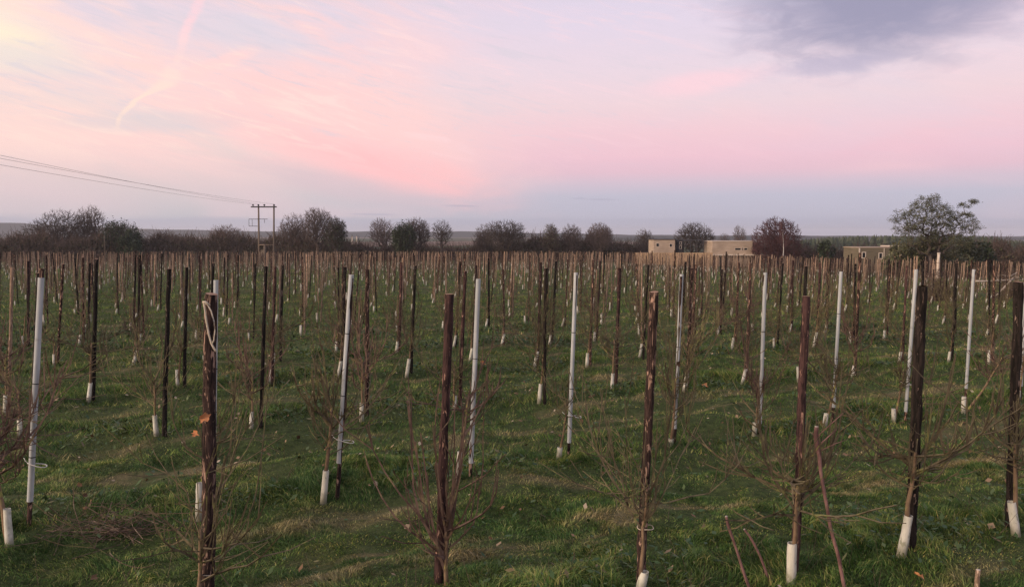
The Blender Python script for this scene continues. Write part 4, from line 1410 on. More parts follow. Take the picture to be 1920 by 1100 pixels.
def bush(px, top_y, half_w, d, seed, label, mats_, name='bush', n=2600, twigs=260, group='evergreen bushes at the right field edge', bottom=0.0):
    x = at(px, d)
    z0 = float(gz(x, d))
    H = EYE + (HOR - top_y) / FPX * d - z0
    W = half_w / FPX * d
    r_ = np.random.default_rng(seed)
    root = ob(name, None, None, label, 'bush', group, loc=(x, d, z0 - 0.1))
    m = 26
    c = np.column_stack([r_.normal(0, 0.42, m) * W, r_.normal(0, 0.3, m) * W, (0.18 + 0.66 * r_.random(m)) * H])
    c[:, 0] = np.clip(c[:, 0], -W * 0.85, W * 0.85)
    c[:, 2] *= (1.0 - 0.45 * (c[:, 0] / W) ** 2)
    j = r_.integers(0, m, n)
    v = r_.normal(0, 1, (n, 3))
    v /= np.linalg.norm(v, axis=1)[:, None]
    C = c[j] + v * np.array([W * 0.22, W * 0.22, H * 0.15]) * (0.6 + 0.5 * r_.random(n))[:, None]
    C[:, 2] = np.abs(C[:, 2])
    ml = MB()
    leaf_cloud(ml, C, (0.10 + 0.12 * r_.random(n)) * d / 110, r_, 0.7)
    st_ = MB()
    B = c[r_.integers(0, m, twigs)] + r_.normal(0, 0.2, (twigs, 3))
    A = np.column_stack([r_.normal(0, 0.15, (twigs, 2)) * W * 0.6, np.zeros(twigs)])
    st_.segs(A, B, 0.05, 0.02, 3)
    ob('stems', st_.mesh('stems', [M_OAK_D]), root)
    ob('foliage', ml.mesh('foliage', [mats_]), root)


bush(1745, 434, 78, 101, 801, 'broad olive-green bush at the foot of the tall spreading evergreen', M_OLIVE, n=8500)
bush(1684, 449, 34, 103, 804, 'olive bush left of the tall spreading evergreen in front of the low olive-brown building', M_OLIVE, n=3000)
bush(1810, 438, 48, 106, 802, 'dark green bush right of the tall spreading evergreen', M_OLIVE_D, n=7500)
bush(1848, 446, 26, 112, 805, 'small dark conical bush at the right of the evergreen clump', M_EVER, n=2400)
bush(1550, 447, 24, 150, 803, 'dark rounded evergreen bush between the purple tree and the low olive-brown building', M_EVER, n=2600)
bush(247, 424, 26, 172, 806, 'dense black-green ivy bush low in the left treeline', M_EVER, n=3000)


def scrub(name, segs_, seed, label, n_tw, n_lf, mt, ml_):
    """twiggy mass along a line given as (px, top_y, distance) stations"""
    r_ = np.random.default_rng(seed)
    pxs = np.array([q[0] for q in segs_], float)
    px = pxs[0] + (pxs[-1] - pxs[0]) * r_.random(n_tw)
    ty = np.interp(px, pxs, [q[1] for q in segs_])
    d = np.interp(px, pxs, [q[2] for q in segs_])
    lump = 0.55 + 0.45 * np.sin(px * 0.085 + seed) * np.sin(px * 0.031 + 2.0 * seed) + 0.25 * r_.random(n_tw)
    dd = d + r_.normal(0, 2.2, n_tw)
    x = (px - CX) / FPX * dd
    z0 = gz(x, dd)
    Ht = (EYE + (HOR - ty) / FPX * dd - z0) * np.clip(0.62 + 0.40 * lump, 0.4, 1.1)
    f = r_.random(n_tw) ** 0.75
    A = np.column_stack([x, dd, z0 + Ht * f * 0.88])
    v = r_.normal(0, 0.5, (n_tw, 3)) + np.array([0, 0, 0.75])
    L = 0.6 + 1.1 * r_.random(n_tw)
    B = A + v * L[:, None]
    mb = MB().segs(A, B, 0.05, 0.018, 3, 0)
    if n_lf:
        j = r_.integers(0, n_tw, n_lf)
        C = A[j] + r_.normal(0, 0.35, (n_lf, 3))
        C[:, 2] -= 0.25
        leaf_cloud(mb, C, 0.14 + 0.2 * r_.random(n_lf), r_, 0.8, 1)
    ob(name, mb.mesh(name, [mt, ml_]), kind='stuff', label=label, cat='hedge')


scrub('hedge_scrub', [(-60, 430, 170), (40, 432, 172), (120, 438, 174), (190, 438, 176), (300, 436, 182), (400, 434, 184), (470, 434, 186), (560, 442, 184), (655, 450, 182), (690, 461, 186), (760, 458, 188), (880, 464, 190), (930, 452, 186), (1000, 443, 184), (1080, 440, 186), (1150, 448, 190), (1235, 458, 196)], 4,
      'brown tangled hedge and scrub along the far edge of the orchard', 30000, 26000, M_SCRUB, M_SCRUB_G)
scrub('field_edge_scrub', [(1490, 462, 160), (1560, 458, 164), (1620, 463, 168), (1720, 458, 150), (1800, 455, 140), (1860, 452, 130), (1990, 454, 120)], 6,
      'brown winter scrub behind the low olive-brown building at the right field edge', 11000, 9000, M_SCRUB, M_SCRUB_G)
scrub('far_hedgerow', [(-200, 446, 420), (300, 447, 460), (640, 452, 520), (760, 453, 520), (1000, 452, 480), (1200, 446, 430), (1420, 447, 420), (1560, 452, 420)], 8,
      'dim hedgerow crossing the farmland beyond the first trees', 6000, 6000, M_SCRUB, M_SCRUB_G)


def conifer_wood():
    """far plantation: pointed crowns packed together"""
    r_ = np.random.default_rng(91)
    mb = MB()
    for q in range(330):
        px = 1475 + 470 * r_.random()
        d = 400 + 60 * r_.random()
        x = (px - CX) / FPX * d
        z0 = float(gz(x, d))
        ty = np.interp(px, [1475, 1540, 1620, 1700, 1860, 1880, 1945], [452, 445, 442, 441, 443, 449, 453]) + r_.normal(0, 1.2)
        H = EYE + (HOR - ty) / FPX * d - z0
        w = 2.0 + 1.0 * r_.random()
        for t in range(5):
            za, zb = H * (0.10 + 0.17 * t), H * (0.10 + 0.17 * t + 0.30)
            ww = w * (1 - t * 0.17)
            an = np.arange(7) * 2 * pi / 7 + r_.random()
            rim = np.column_stack([x + np.cos(an) * ww * (0.75 + 0.5 * r_.random(7)), d + np.sin(an) * ww, z0 + za + r_.normal(0, 0.25, 7)])
            mb.add(np.concatenate([rim, [[x, d, z0 + min(zb, H)]]]), [np.stack([np.arange(7), (np.arange(7) + 1) % 7, np.full(7, 7)], -1)])
    ob('conifer_forest', mb.mesh('conifer_forest', [M_EVER]), kind='stuff', label='dark green far conifer plantation on the right horizon', cat='forest')


conifer_wood()

# ------------------------------------------------------------------ buildings
def clad_fn(a, b, vertical=False):
    def fn(g, p):
        v = objco(g)
        n = g.noise(scaled(g, v, 0.6, 0.6, 9.0) if not vertical else scaled(g, v, 9, 9, 0.5), 1.0, 3.0, 0.6)
        n2 = g.noise(scaled(g, v, 0.5, 0.5, 0.5), 1.0, 3.0)
        c = g.mix(g.smooth(n, 0.3, 0.7), a, b)
        return g.mix(g.smooth(n2, 0.4, 0.7, 0.0, 0.3), c, C3(0.18, 0.14, 0.10))
    return fn


M_CLAD = mat('timber_cladding', clad_fn(C3(0.34, 0.265, 0.195), C3(0.47, 0.375, 0.285)), 0.85, 0.15)
M_CLAD_D = mat('dark_cladding', clad_fn(C3(0.13, 0.10, 0.085), C3(0.20, 0.155, 0.13)), 0.85, 0.15)  # darker tone of the timber cladding, only on the recessed wing
M_STONE = mat('pale_render', clad_fn(C3(0.115, 0.098, 0.066), C3(0.17, 0.145, 0.095)), 0.9, 0.1)
M_TRIM = mat('pale_trim', lambda g, p: C3(0.60, 0.52, 0.42), 0.7, 0.2)
M_GLASS = mat('window_glass', lambda g, p: C3(0.012, 0.014, 0.018), 0.08, 0.6)
M_DARKTRIM = mat('dark_roof_edge', lambda g, p: C3(0.05, 0.048, 0.05), 0.7, 0.2)
M_TANWALL = mat('tan_wall', clad_fn(C3(0.38, 0.26, 0.15), C3(0.50, 0.35, 0.21)), 0.9, 0.1)


def zpx(py, d):
    return EYE + (HOR - py) / FPX * d


def box_obj(name, x0, x1, y0, y1, z0, z1, m, parent, **kw):
    """a box as its own object, origin at its base centre"""
    cx, cy = (x0 + x1) / 2, (y0 + y1) / 2
    me = MB().box(x0 - cx, x1 - cx, y0 - cy, y1 - cy, 0, z1 - z0).mesh(name, [m])
    o = ob(name, me, parent, **kw)
    pl = parent.location if parent is not None else Vector((0, 0, 0))
    o.location = Vector((cx, cy, z0)) - pl
    return o


def window(parent, d, px0, px1, py0, py1, mframe, fw=0.07, deep=0.10):
    """glass set back in a frame standing a little proud of the wall at depth d"""
    x0, x1, z0, z1 = at(px0, d), at(px1, d), zpx(py1, d), zpx(py0, d)
    mb = MB()
    mb.box(x0, x1, d - 0.05, d + deep, z1 - fw, z1)
    mb.box(x0, x1, d - 0.05, d + deep, z0, z0 + fw)
    mb.box(x0, x0 + fw, d - 0.048, d + deep, z0 + fw, z1 - fw)
    mb.box(x1 - fw, x1, d - 0.048, d + deep, z0 + fw, z1 - fw)
    f = ob('window', mb.mesh('window', [mframe]), parent)
    f.location = -parent.location
    g_ = ob('pane', MB().box(x0 + fw, x1 - fw, d - 0.02, d - 0.012, z0 + fw, z1 - fw).mesh('pane', [M_GLASS]), f)
    return f


def building(name, label, px0, px1, d, top_y, depth, mwall, roof_m, over=0.12, roof_h=0.16):
    x0, x1 = at(px0, d), at(px1, d)
    z0 = float(min(gz(x0, d), gz(x1, d), gz(x1, d + depth))) - 0.3
    z1 = zpx(top_y, d)
    root = ob(name, None, None, label, 'building', loc=((x0 + x1) / 2, d + depth / 2, z0))
    box_obj('wall', x0, x1, d, d + depth, z0, z1, mwall, root)
    box_obj('roof', x0 - over, x1 + over, d - over, d + depth + over, z1 + 0.002, z1 + roof_h, roof_m, root)
    return root


dA = 163.0
bA = building('square_building', 'tan timber-clad square building with two small dark windows', 1225, 1265, dA, 449.5, 6.0, M_CLAD, M_DARKTRIM)
window(bA, dA, 1229.5, 1235.5, 455.5, 462.5, M_TRIM)
window(bA, dA, 1254.5, 1260, 456.5, 463, M_TRIM)
box_obj('glass_link', at(1265.4, dA), at(1283, dA), dA + 0.8, dA + 5, float(gz(33, dA)) - 0.3, zpx(451.5, dA), M_DARKTRIM, bA)
for a, b, c, e in ((1267, 1272, 453, 462), (1273, 1277.5, 453, 458), (1273, 1277.5, 460, 466), (1278.5, 1282, 453, 474), (1267, 1272, 464, 474)):
    window(bA, dA + 0.74, a, b, c, e, M_TRIM if a == 1273 else M_DARKTRIM, 0.06, 0.03)
box_obj('roof', at(1264.2, dA) + 0.14, at(1322, dA), dA + 0.7, dA + 5.2, zpx(451.4, dA), zpx(449.0, dA) - 0.06, M_DARKTRIM, bA)
for px in (1296, 1308, 1320):
    box_obj('column', at(px, dA) - 0.08, at(px, dA) + 0.08, dA + 0.85, dA + 1.0, float(gz(37, dA)) - 0.3, zpx(451.5, dA), M_DARKTRIM, bA)
dB = 160.0
bB = building('long_building', 'long tan flat-roofed building with slit windows left of the purple tree', 1335, 1410, dB, 452.5, 7.0, M_CLAD, M_TRIM, over=0.08, roof_h=0.12)
window(bB, dB, 1377, 1388.5, 464.5, 469, M_TRIM, 0.06)
window(bB, dB, 1390, 1392.6, 464, 469.5, M_TRIM, 0.05)
window(bB, dB, 1394, 1401, 464.5, 469, M_TRIM, 0.06)
box_obj('wing', at(1410.3, dB), at(1429, dB), dB + 1.2, dB + 6.5, float(gz(52, dB)) - 0.3, zpx(453.5, dB), M_CLAD_D, bB)
box_obj('canopy', at(1334, dB), at(1432, dB), dB - 0.7, dB - 0.002, zpx(478.8, dB), zpx(476.4, dB), M_TRIM, bB)
ww = box_obj('garden_wall', at(1190, 157), at(1336, 157), 157, 157.4, float(gz(30, 157)) - 0.3, zpx(473.5, 157), M_TANWALL, None, label='low tan wall in front of the two tan buildings', cat='wall')
dC = 128.0
bC = building('low_building', 'low olive-brown building with pale edges and white-framed windows left of the evergreen', 1610, 1702, dC, 464.5, 6.0, M_STONE, M_CLAD, over=0.06, roof_h=0.12)
for px, py in ((1619, 478), (1650.5, 479.5), (1670, 481), (1692, 481.5)):
    window(bC, dC, px - 4, px + 4, py - 6, py + 6, M_TRIM, 0.12)
box_obj('corner_trim', at(1609.4, dC), at(1611.6, dC), dC - 0.1, dC - 0.004, float(gz(58, dC)), zpx(465, dC), M_TRIM, bC)
box_obj('downpipe', at(1656.2, dC), at(1657.2, dC), dC - 0.09, dC - 0.004, float(gz(60, dC)), zpx(465, dC), M_TRIM, bC)
box_obj('parapet', at(1671, dC), at(1693, dC), dC + 0.3, dC + 4, zpx(464.5, dC) + 0.21, zpx(462.2, dC) + 0.16, M_TRIM, bC)


def gable():
    """white gable and slate roof glimpsed between the trees"""
    d = 200.0
    x0, x1 = at(726, d), at(746, d)
    z0 = float(gz(x0, d)) - 0.3
    root = ob('house', None, None, 'white gabled house glimpsed beside the dense dark evergreen', 'building', loc=(x0, d, z0))
    W, e, r = x1 - x0, zpx(452, d) - z0, zpx(433, d) - z0
    V = [(0, 0, 0), (W, 0, 0), (W, 0, e), (W * 0.55, 0, r), (0, 0, e)]
    V += [(x, 6.0, z) for (x, y, z) in V]
    F5 = np.array([[0, 1, 2, 3, 4], [9, 8, 7, 6, 5]])
    F4 = np.array([[0, 5, 6, 1], [1, 6, 7, 2], [4, 9, 5, 0]])
    ob('wall', MB().add(V, [F5, F4]).mesh('wall', [mat('white_render', lambda g, p: C3(0.62, 0.60, 0.58), 0.9, 0.1)]), root)
    mb = MB()
    for (xa, za, xb, zb) in ((-0.3, e - 0.35, W * 0.55, r), (W + 0.3, e - 0.35, W * 0.55, r)):
        mb.add([(xa, -0.3, za + 0.03), (xb, -0.3, zb + 0.03), (xb, 6.3, zb + 0.03), (xa, 6.3, za + 0.03), (xa, -0.3, za + 0.2), (xb, -0.3, zb + 0.2), (xb, 6.3, zb + 0.2), (xa, 6.3, za + 0.2)],
               [np.array([[0, 1, 2, 3], [7, 6, 5, 4], [0, 4, 5, 1], [3, 2, 6, 7], [0, 3, 7, 4], [1, 5, 6, 2]])])
    ob('roof', mb.mesh('roof', [M_DARKTRIM]), root)


gable()

# ------------------------------------------------------------------ power line
M_POLE = mat('pole_wood', bark_fn(C3(0.12, 0.095, 0.075), C3(0.22, 0.18, 0.14), C3(0.34, 0.29, 0.23), 0.55, 0.7), 0.9, 0.1)
M_STEEL = mat('dark_steel', lambda g, p: C3(0.035, 0.033, 0.034), 0.6, 0.3)
M_WIRE = mat('wire', lambda g, p: C3(0.055, 0.05, 0.052), 0.6, 0.3)


def h_pole():
    d = 142.0
    x0, x1 = at(486, d), at(513.5, d)
    zg = float(gz(x0, d))
    root = ob('power_pole', None, None, 'twin-legged wooden power pole with a crossarm and insulators at the left', 'power pole', loc=((x0 + x1) / 2, d, zg))
    cx = (x0 + x1) / 2
    ztop = zpx(386.5, d) - zg
    for x, tx in ((x0, 0.14), (x1, 0.26)):
        P = np.array([[x - cx, 0, -0.5], [x - cx + tx * 0.5, 0, ztop * 0.5], [x - cx + tx, 0, ztop]])
        ob('pole', MB().tube(P, [0.19, 0.165, 0.14], 9, 0).mesh('pole', [M_POLE], True), root)
    xa, xb = at(474, d) - cx, at(522, d) - cx
    arm = box_obj('crossarm', cx + xa, cx + xb, d - 0.32, d - 0.15, zg + ztop - 0.30, zg + ztop - 0.08, M_STEEL, root)
    tips = []
    for px in (478, 488, 499, 517):
        x = at(px, d) - cx
        mb = MB().tube(np.array([[x, -0.235, ztop - 0.075], [x, -0.235, ztop + 0.03], [x, -0.235, ztop + 0.032], [x, -0.235, ztop + 0.16], [x, -0.235, ztop + 0.161], [x, -0.235, ztop + 0.30]]), [0.05, 0.05, 0.17, 0.15, 0.19, 0.11], 9, 0)
        ob('insulator', mb.mesh('insulator', [M_STEEL], True), root)
        tips.append((cx + x, d - 0.235, zg + ztop + 0.30))
    # switchgear frame on the left leg, low brace
    zf, zb = zpx(411, d) - zg, zpx(424, d) - zg
    fx0, fx1 = at(470, d) - cx, at(505, d) - cx
    for z in (zf, zb):
        ob('switch_rail', MB().tube(np.array([[fx0, -0.35, z], [fx1 if z == zf else at(486, d) - cx, -0.35, z]]), 0.045, 5, 0).mesh('switch_rail', [M_STEEL], True), root)
    for x in (fx0, at(476, d) - cx, at(499, d) - cx):
        ob('switch_bar', MB().tube(np.array([[x, -0.35, zb if x < 0 - 0.2 else zf - 0.7], [x, -0.35, zf]]), 0.04, 5, 0).mesh('switch_bar', [M_STEEL], True), root)
    zl = zpx(459, d) - zg
    ob('brace', MB().tube(np.array([[x0 - cx + 0.08, -0.12, zl], [x1 - cx + 0.1, -0.12, zl]]), 0.07, 6, 0).mesh('brace', [M_POLE], True), root)
    bx = box_obj('meter_box', at(492, d), at(500, d), d - 0.75, d - 0.2, zg + zl - 1.9, zg + zl - 0.9, M_POLE, root)
    return tips


tips = h_pole()
# three conductors sagging from the crossarm towards the next pole, out of the picture on the left
for q, (tip, py0, lab) in enumerate(zip((tips[0], tips[1], tips[3]), (309.0, 291.0, 297.0), ('lowest power line wire', 'topmost power line wire', 'middle power line wire'))):
    dn = 56.0 + q * 1.5
    near = np.array([at(0, dn), dn, zpx(py0, dn)])
    far = np.array(tip)
    v = near - far
    f = np.linspace(0, 2.0, 41)
    # parabola through the insulator, the sag of a long span
    sag = 0.9
    P = far[None, :] + v[None, :] * f[:, None]
    P[:, 2] = far[2] + v[2] * f + sag * (f * f - f) * 1.0
    ob('overhead_wire', MB().tube(P, 0.012, 5, 0).mesh('overhead_wire', [M_WIRE], True), None, lab + ' running up to the left from the twin-legged pole', 'wire', 'overhead wires')


def thin_pole(px, y0, y1, d, r, label, group=None, m=None):
    x = at(px, d)
    zg = float(gz(x, d)) - 0.2
    H = zpx(y0, d) - zg
    k = 6
    P = np.column_stack([np.linspace(0, 0.03, k), np.zeros(k), np.linspace(0, H, k)])
    root = ob('pole', None, None, label, 'pole', group, loc=(x, d, zg))
    ob('shaft', MB().tube(P, r * np.linspace(1.1, 0.9, k), 8, 0, rough=0.03, seed=int(px)).mesh('shaft', [m or M_POLE], True), root)
    ob('collar', MB().tube(np.array([[0.03, 0, H - 0.12], [0.03, 0, H + 0.01]]), r * 1.15, 8, 0).mesh('collar', [m or M_POLE], True), root)


thin_pole(661, 443, 476, 215, 0.16, 'left of two thin pale poles far off right of the oak clump', 'distant pale twin poles', M_TRIM)
thin_pole(669.5, 443, 476, 215, 0.16, 'right of two thin pale poles far off right of the oak clump', 'distant pale twin poles', M_TRIM)
thin_pole(497, 458, 482, 118, 0.20, 'short thick pale post in front of the twin-legged power pole', None, M_POLE)
thin_pole(197.5, 441, 478, 120, 0.055, 'single thin post standing taller than the stakes below the ivy-clad tree', None, M_POLE)
thin_pole(1759, 474, 505, 92, 0.17, 'short pale post at the foot of the tall spreading evergreen', None, M_TRIM)

# ------------------------------------------------------------------ foreground odds and ends
def near_point(px, py, depth):
    d = ray(px, py)
    return np.array([0, 0, EYE]) + d * (depth / d[1])


def stick(name, pix, depths, radii, m, label, cat, group=None, cut=True, side=None):
    """bent rod through points given by pixel and depth; first point is its foot"""
    P = np.array([near_point(px, py, dd) for (px, py), dd in zip(pix, depths)])
    # resample smoothly
    t = np.linspace(0, 1, len(P))
    tt = np.linspace(0, 1, 3 * len(P))
    Q = np.column_stack([np.interp(tt, t, P[:, q]) for q in range(3)])
    Q[1:-1] = (Q[:-2] + 2 * Q[1:-1] + Q[2:]) / 4
    rr = np.interp(tt, t, radii)
    o0 = Q[0].copy()
    root = ob(name, None, None, label, cat, group, loc=Vector(o0))
    ob('stem', MB().tube(Q - o0, rr, 8, 0, rough=0.08, seed=len(pix)).mesh('stem', [m], True), root)
    if cut:
        e = Q[-1] - o0
        dv = Q[-1] - Q[-2]
        dv /= np.linalg.norm(dv)
        ob('sawn_end', MB().tube(np.array([e, e + dv * 0.006]), rr[-1] * 0.92, 8, 0).mesh('sawn_end', [M_PALEWOOD], True), root)
    for (i, v, L, r) in side or []:
        a = Q[i] - o0
        b = a + np.array(v) * L
        ob('side_shoot', MB().tube(np.array([a, (a + b) / 2 + np.array([0.01, 0, 0.01]), b]), [r, r * 0.8, r * 0.5], 5, 0).mesh('side_shoot', [m], True), root)
    return root


bx, by = on_ground(1590, 1130)
stick('cut_stick', [(1590, 1128), (1581, 1092), (1572, 1040), (1558, 995), (1550, 945), (1539, 890), (1536, 850), (1529, 822), (1531, 800)], [5.62, 5.64, 5.68, 5.70, 5.72, 5.74, 5.75, 5.75, 5.75], [0.014, 0.0135, 0.014, 0.013, 0.0135, 0.013, 0.015, 0.018, 0.015], M_REDSTICK,
      'tall bent pinkish-red cut stem rising from the grass right of the clean guard', 'stick', side=[(21, (0.7, 0.1, 0.6), 0.22, 0.006), (22, (-0.5, 0, 0.8), 0.10, 0.006), (23, (0.6, -0.2, 0.7), 0.30, 0.005), (20, (0.9, 0.1, 0.35), 0.26, 0.004)])
stick('cut_stick', [(1408, 1110), (1395, 1075), (1378, 1020), (1365, 985), (1362, 968)], [5.75, 5.76, 5.78, 5.8, 5.8], [0.011, 0.012, 0.010, 0.012, 0.011], M_REDSTICK, 'short reddish cut stick leaning left at the bottom right of centre', 'stick')
stick('cut_stick', [(1442, 1088), (1425, 1040), (1408, 1008), (1396, 992)], [5.9, 5.92, 5.94, 5.95], [0.010, 0.010, 0.009, 0.008], M_REDSTICK, 'thinner reddish cut stick right of the short one at the bottom', 'stick')
stick('cut_stump', [(1831, 1108), (1832, 1090), (1834, 1068)], [5.72, 5.72, 5.72], [0.018, 0.018, 0.017], M_STAKE_PALE, 'small orange-brown cut stump in the grass at the bottom right', 'stump')


def dry_leaf(p, size, seed, label, group='large dry leaves', tilt=(0.9, 0.0, 0.3), m=None):
    """curled lobed leaf on a short stalk"""
    r_ = np.random.default_rng(seed)
    n = 13
    a = np.linspace(-pi, pi, n)[:-1]
    rad = 0.62 + 0.28 * np.cos(a * 5 + r_.random()) * 0.6 + r_.normal(0, 0.07, n - 1)
    rim = np.column_stack([np.cos(a) * rad, np.sin(a) * rad * 0.75, 0.30 * np.abs(np.sin(a)) ** 1.5 + r_.normal(0, 0.09, n - 1)])
    ring = rim * np.array([0.5, 0.5, 0.35])
    k = n - 1
    V = np.concatenate([[[0, 0, 0]], ring, rim]) * size
    j = np.arange(k)
    j2 = (j + 1) % k
    F3 = np.stack([np.zeros(k, int), 1 + j, 1 + j2], -1)
    F4 = np.stack([1 + j, 1 + k + j, 1 + k + j2, 1 + j2], -1)
    V2 = V + np.array([0, 0, -0.0025])
    mb = MB().add(V, [F3, F4]).add(V2, [F3[:, ::-1], F4[:, ::-1]])
    root = ob('dry_leaf', None, None, label, 'leaf', group, loc=Vector(p))
    root.rotation_euler = tilt
    ob('blade', mb.mesh('blade', [m or M_ORANGE], True), root)
    ob('leaf_stalk', MB().tube(np.array([[0, 0, 0], [-0.6 * size, 0.02, 0.05 * size], [-1.15 * size, 0.05 * size, -0.05 * size]]), 0.0018, 4, 0).mesh('leaf_stalk', [M_BRUSH]), root)


y1 = float(ROW1 and spot(388, 1140)[1])
dry_leaf(near_point(384, 783, y1 - 0.075), 0.062, 1, 'upper of two orange dry leaves clinging to the stake with the twine loop', tilt=(1.2, -0.5, 0.5))
dry_leaf(near_point(366, 812, y1 - 0.03), 0.044, 2, 'lower orange dry leaf beside the stake with the twine loop', tilt=(1.0, 0.3, -0.4))
gx, gy = on_ground(1322, 731)
dry_leaf((gx, gy, float(gz(gx, gy)) + 0.07), 0.11, 3, 'single orange dry leaf lying on the grass right of centre', tilt=(0.5, 0.2, 0.3))
gx, gy = on_ground(1721, 1094)
dry_leaf((gx, gy, float(gz(gx, gy)) + 0.07), 0.055, 4, 'tan dry leaf at the bottom edge near the right corner', tilt=(0.5, -0.2, 2.0))
dry_leaf(near_point(1271, 682, 9.5), 0.07, 5, 'curled tan leaf caught on the sixth grey-sleeved pole', tilt=(1.3, 0.2, 0.6), m=M_LITTER)
dry_leaf(near_point(905, 680, 9.0), 0.05, 6, 'small orange leaf hanging right of the fourth grey-sleeved pole', tilt=(1.1, 0.5, 0.2))
gx, gy = on_ground(150, 985)
for q, (px, py, sz) in enumerate([(149, 908, 0.042), (160, 928, 0.038), (170, 940, 0.036), (160, 952, 0.036)]):
    dry_leaf(near_point(px, py, gy - 0.02 * q), sz, 10 + q, ['top', 'second', 'third', 'lowest'][q] + ' of the curled pinkish-brown leaves on the cut branch pile at lower left', 'withered leaves on the branch pile', (1.1 + 0.2 * q, 0.4 - 0.3 * q, q * 1.1), M_LITTER)
gx, gy = on_ground(575 / 3.235, 760 + 1085 / 3.235)
dry_leaf((gx, gy, float(gz(gx, gy)) + 0.06), 0.05, 20, 'pale curled leaf at the bottom edge left of the twine-loop stake', tilt=(0.8, 0.3, 1.0), m=M_LITTER)


def twine_loop():
    top = ROW1[0]
    d = y1 - 0.062
    P = [near_point(px, py, d) for px, py in [(382, 567), (384, 580), (387, 602), (391, 625), (396, 643), (401, 652), (405, 659)]]
    Q = [near_point(px, py, d) for px, py in [(382, 567), (389, 571), (396, 583), (401, 602), (403, 620), (401, 637), (397, 647)]]
    root = ob('twine_loop', None, None, 'frayed white twine loop hanging from the head of the thick peeling stake', 'twine', loc=Vector(P[0]))
    o0 = P[0]
    ob('strand', MB().tube(np.array(P) - o0, 0.0065, 6, 0, rough=0.15, seed=2).mesh('strand', [M_TWINE], True), root)
    ob('strand', MB().tube(np.array(Q) - o0, 0.0048, 6, 0, rough=0.15, seed=3).mesh('strand', [M_TWINE], True), root)
    k = near_point(388, 570, d)
    ob('knot', MB().tube(np.array([near_point(380, 566, d) - o0, near_point(385, 566, d - 0.004) - o0, near_point(394, 572, d) - o0]), [0.008, 0.009, 0.004], 6, 0).mesh('knot', [M_TWINE], True), root)


twine_loop()

# twine bands tying the front-row trees to their stakes
for (px, py, i, w) in ((390, 1073, 0, 34), (1210, 988, 2, 30), (1712, 884, 4, 30), (1893, 860, 5, 28), (1490, 915, 3, 30)):
    d = front[i].location[1]
    a, b = near_point(px - w / 2, py, d), near_point(px + w / 2, py, d)
    hw = float(np.linalg.norm(b - a)) / 2
    an = np.linspace(0, 2 * pi, 17)
    P = np.column_stack([np.cos(an) * hw, np.sin(an) * 0.055, 0.004 * np.sin(an * 3)])
    t = ob('tie', MB().tube(P, 0.0038, 5, 0, cap=False).mesh('tie', [M_TWINE if i in (0, 2) else M_BRUSH], True), front[i])
    t.matrix_parent_inverse = front[i].matrix_basis.inverted()
    t.location = Vector((a + b) / 2)


def brush_heap(px, py, w, dep, h, n, seed, label, m, thick=0.006, pale=0, name='branch_pile', L0=0.5):
    x, y = on_ground(px, py)
    r_ = np.random.default_rng(seed)
    z0 = float(gz(x, y))
    root = ob(name, None, None, label, 'branch pile', 'heaps of cut branches', loc=(x, y, z0))

    def rods(n, th, L0):
        mb = MB()
        c = np.column_stack([r_.normal(0, 0.33, n) * w, r_.normal(0, 0.3, n) * dep, np.zeros(n)])
        c[:, 2] = np.abs(r_.normal(0.25, 0.28, n)) * h * np.exp(-(c[:, 0] / w) ** 2 * 2)
        a, e = r_.random(n) * 2 * pi, r_.normal(0.12, 0.4, n)
        v = np.column_stack([np.cos(a) * np.cos(e), np.sin(a) * np.cos(e), np.sin(e)])
        L = L0 * (0.5 + r_.random(n))
        A, B = c - v * L[:, None] / 2, c + v * L[:, None] / 2
        M_ = (A + B) / 2 + r_.normal(0, 0.06, A.shape) * L[:, None]
        for q in (A, B, M_):
            q[:, 2] = np.maximum(q[:, 2], 0.01)
        mb.segs(A, M_, th, th * 0.8, 4)
        mb.segs(M_, B, th * 0.8, th * 0.4, 4)
        return mb
    o = ob('twigs', rods(n, thick, L0).mesh('twigs', [m]), root)
    o['kind'] = 'stuff'
    if pale:
        o = ob('pale_branches', rods(pale, thick * 1.8, L0 * 1.1).mesh('pale_branches', [M_PALEWOOD]), root)
        o['kind'] = 'stuff'


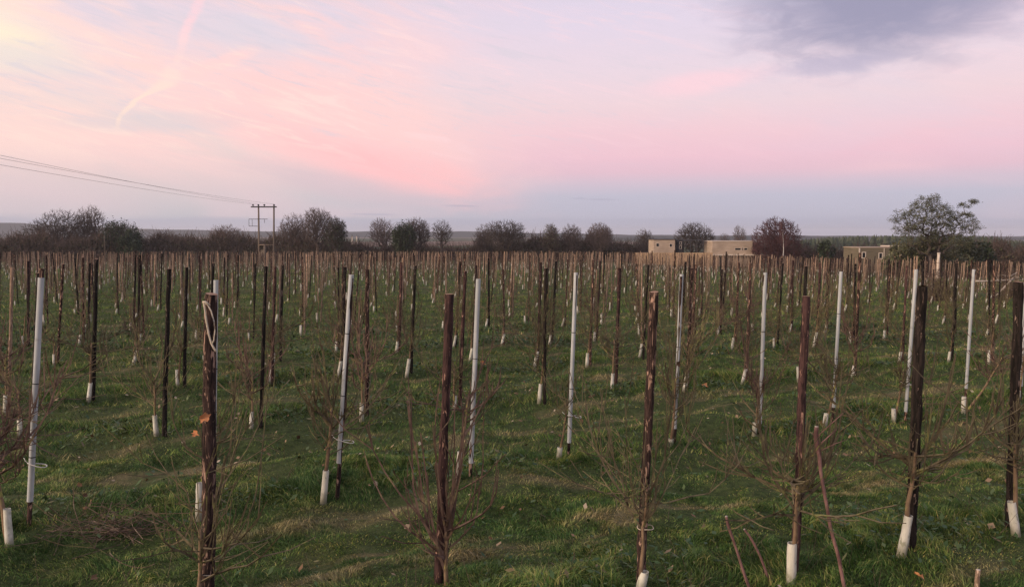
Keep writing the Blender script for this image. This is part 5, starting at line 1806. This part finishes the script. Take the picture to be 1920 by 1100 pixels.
brush_heap(215, 1000, 0.95, 0.42, 0.30, 95, 1, 'low pile of cut brown branches with withered leaves at lower left', M_BRUSH, 0.0038, 0, L0=0.52)
brush_heap(1758, 566, 1.0, 0.7, 1.9, 420, 2, 'dark brown heap of prunings behind the near-black stake', M_SCRUB, 0.014, 0, L0=0.9)
brush_heap(1893, 560, 1.1, 0.8, 2.1, 340, 3, 'heap of prunings with bare pale branches at the right edge', M_SCRUB, 0.014, 9, L0=1.0)
stick('fallen_branch', [(1829, 527), (1850, 527), (1872, 526), (1900, 524)], [40.0, 40.0, 40.2, 40.5], [0.05, 0.042, 0.038, 0.03], M_PALEWOOD, 'long pale horizontal pole resting on the right branch heap', 'branch', cut=False)
stick('fallen_branch', [(1873, 548), (1882, 540), (1893, 528), (1900, 520)], [41.0, 41.0, 41.0, 41.0], [0.05, 0.045, 0.04, 0.02], M_PALEWOOD, 'pale peeled branch slanting up from the right branch heap', 'branch', cut=False)
# thin arched stems
stick('arched_stem', [(205, 1035), (222, 1053), (250, 1063), (275, 1063), (290, 1056)], [5.75, 5.7, 5.66, 5.64, 5.62], [0.002, 0.0024, 0.0026, 0.0026, 0.002], M_BRUSH, 'thin pale stem curving in the grass at the bottom left', 'stem', cut=False)
stick('arched_stem', [(412, 1052), (450, 1000), (478, 940), (490, 860), (497, 790), (504, 715)], [5.55, 5.6, 5.62, 5.65, 5.68, 5.7], [0.006, 0.0055, 0.005, 0.0045, 0.004, 0.003], M_TWIG, 'long whippy shoot arching up right of the twine-loop stake', 'shoot', 'whippy shoots beside the twine-loop stake', cut=False)
stick('arched_stem', [(405, 975), (420, 900), (445, 830), (462, 770)], [5.6, 5.65, 5.7, 5.72], [0.005, 0.0045, 0.004, 0.003], M_TWIG, 'shorter straight shoot between the twine-loop stake and the long whippy shoot', 'shoot', 'whippy shoots beside the twine-loop stake', cut=False)

# ------------------------------------------------------------------ air
def haze():
    m = bpy.data.materials.new('haze')
    m.use_nodes = True
    g = NT(m.node_tree)
    o = g.n('ShaderNodeOutputMaterial')
    v = g.n('ShaderNodeVolumePrincipled')
    v.inputs['Color'].default_value = (0.92, 0.95, 1.0, 1)
    v.inputs['Density'].default_value = 0.00017
    v.inputs['Anisotropy'].default_value = 0.1
    g.put(o.inputs['Volume'], v.outputs[0])
    me = MB().box(-6300, 6300, -6300, 6300, -30, 48).mesh('haze', [m])
    ob('haze', me, kind='stuff', label='thin evening haze over the whole farmland', cat='haze')


haze()
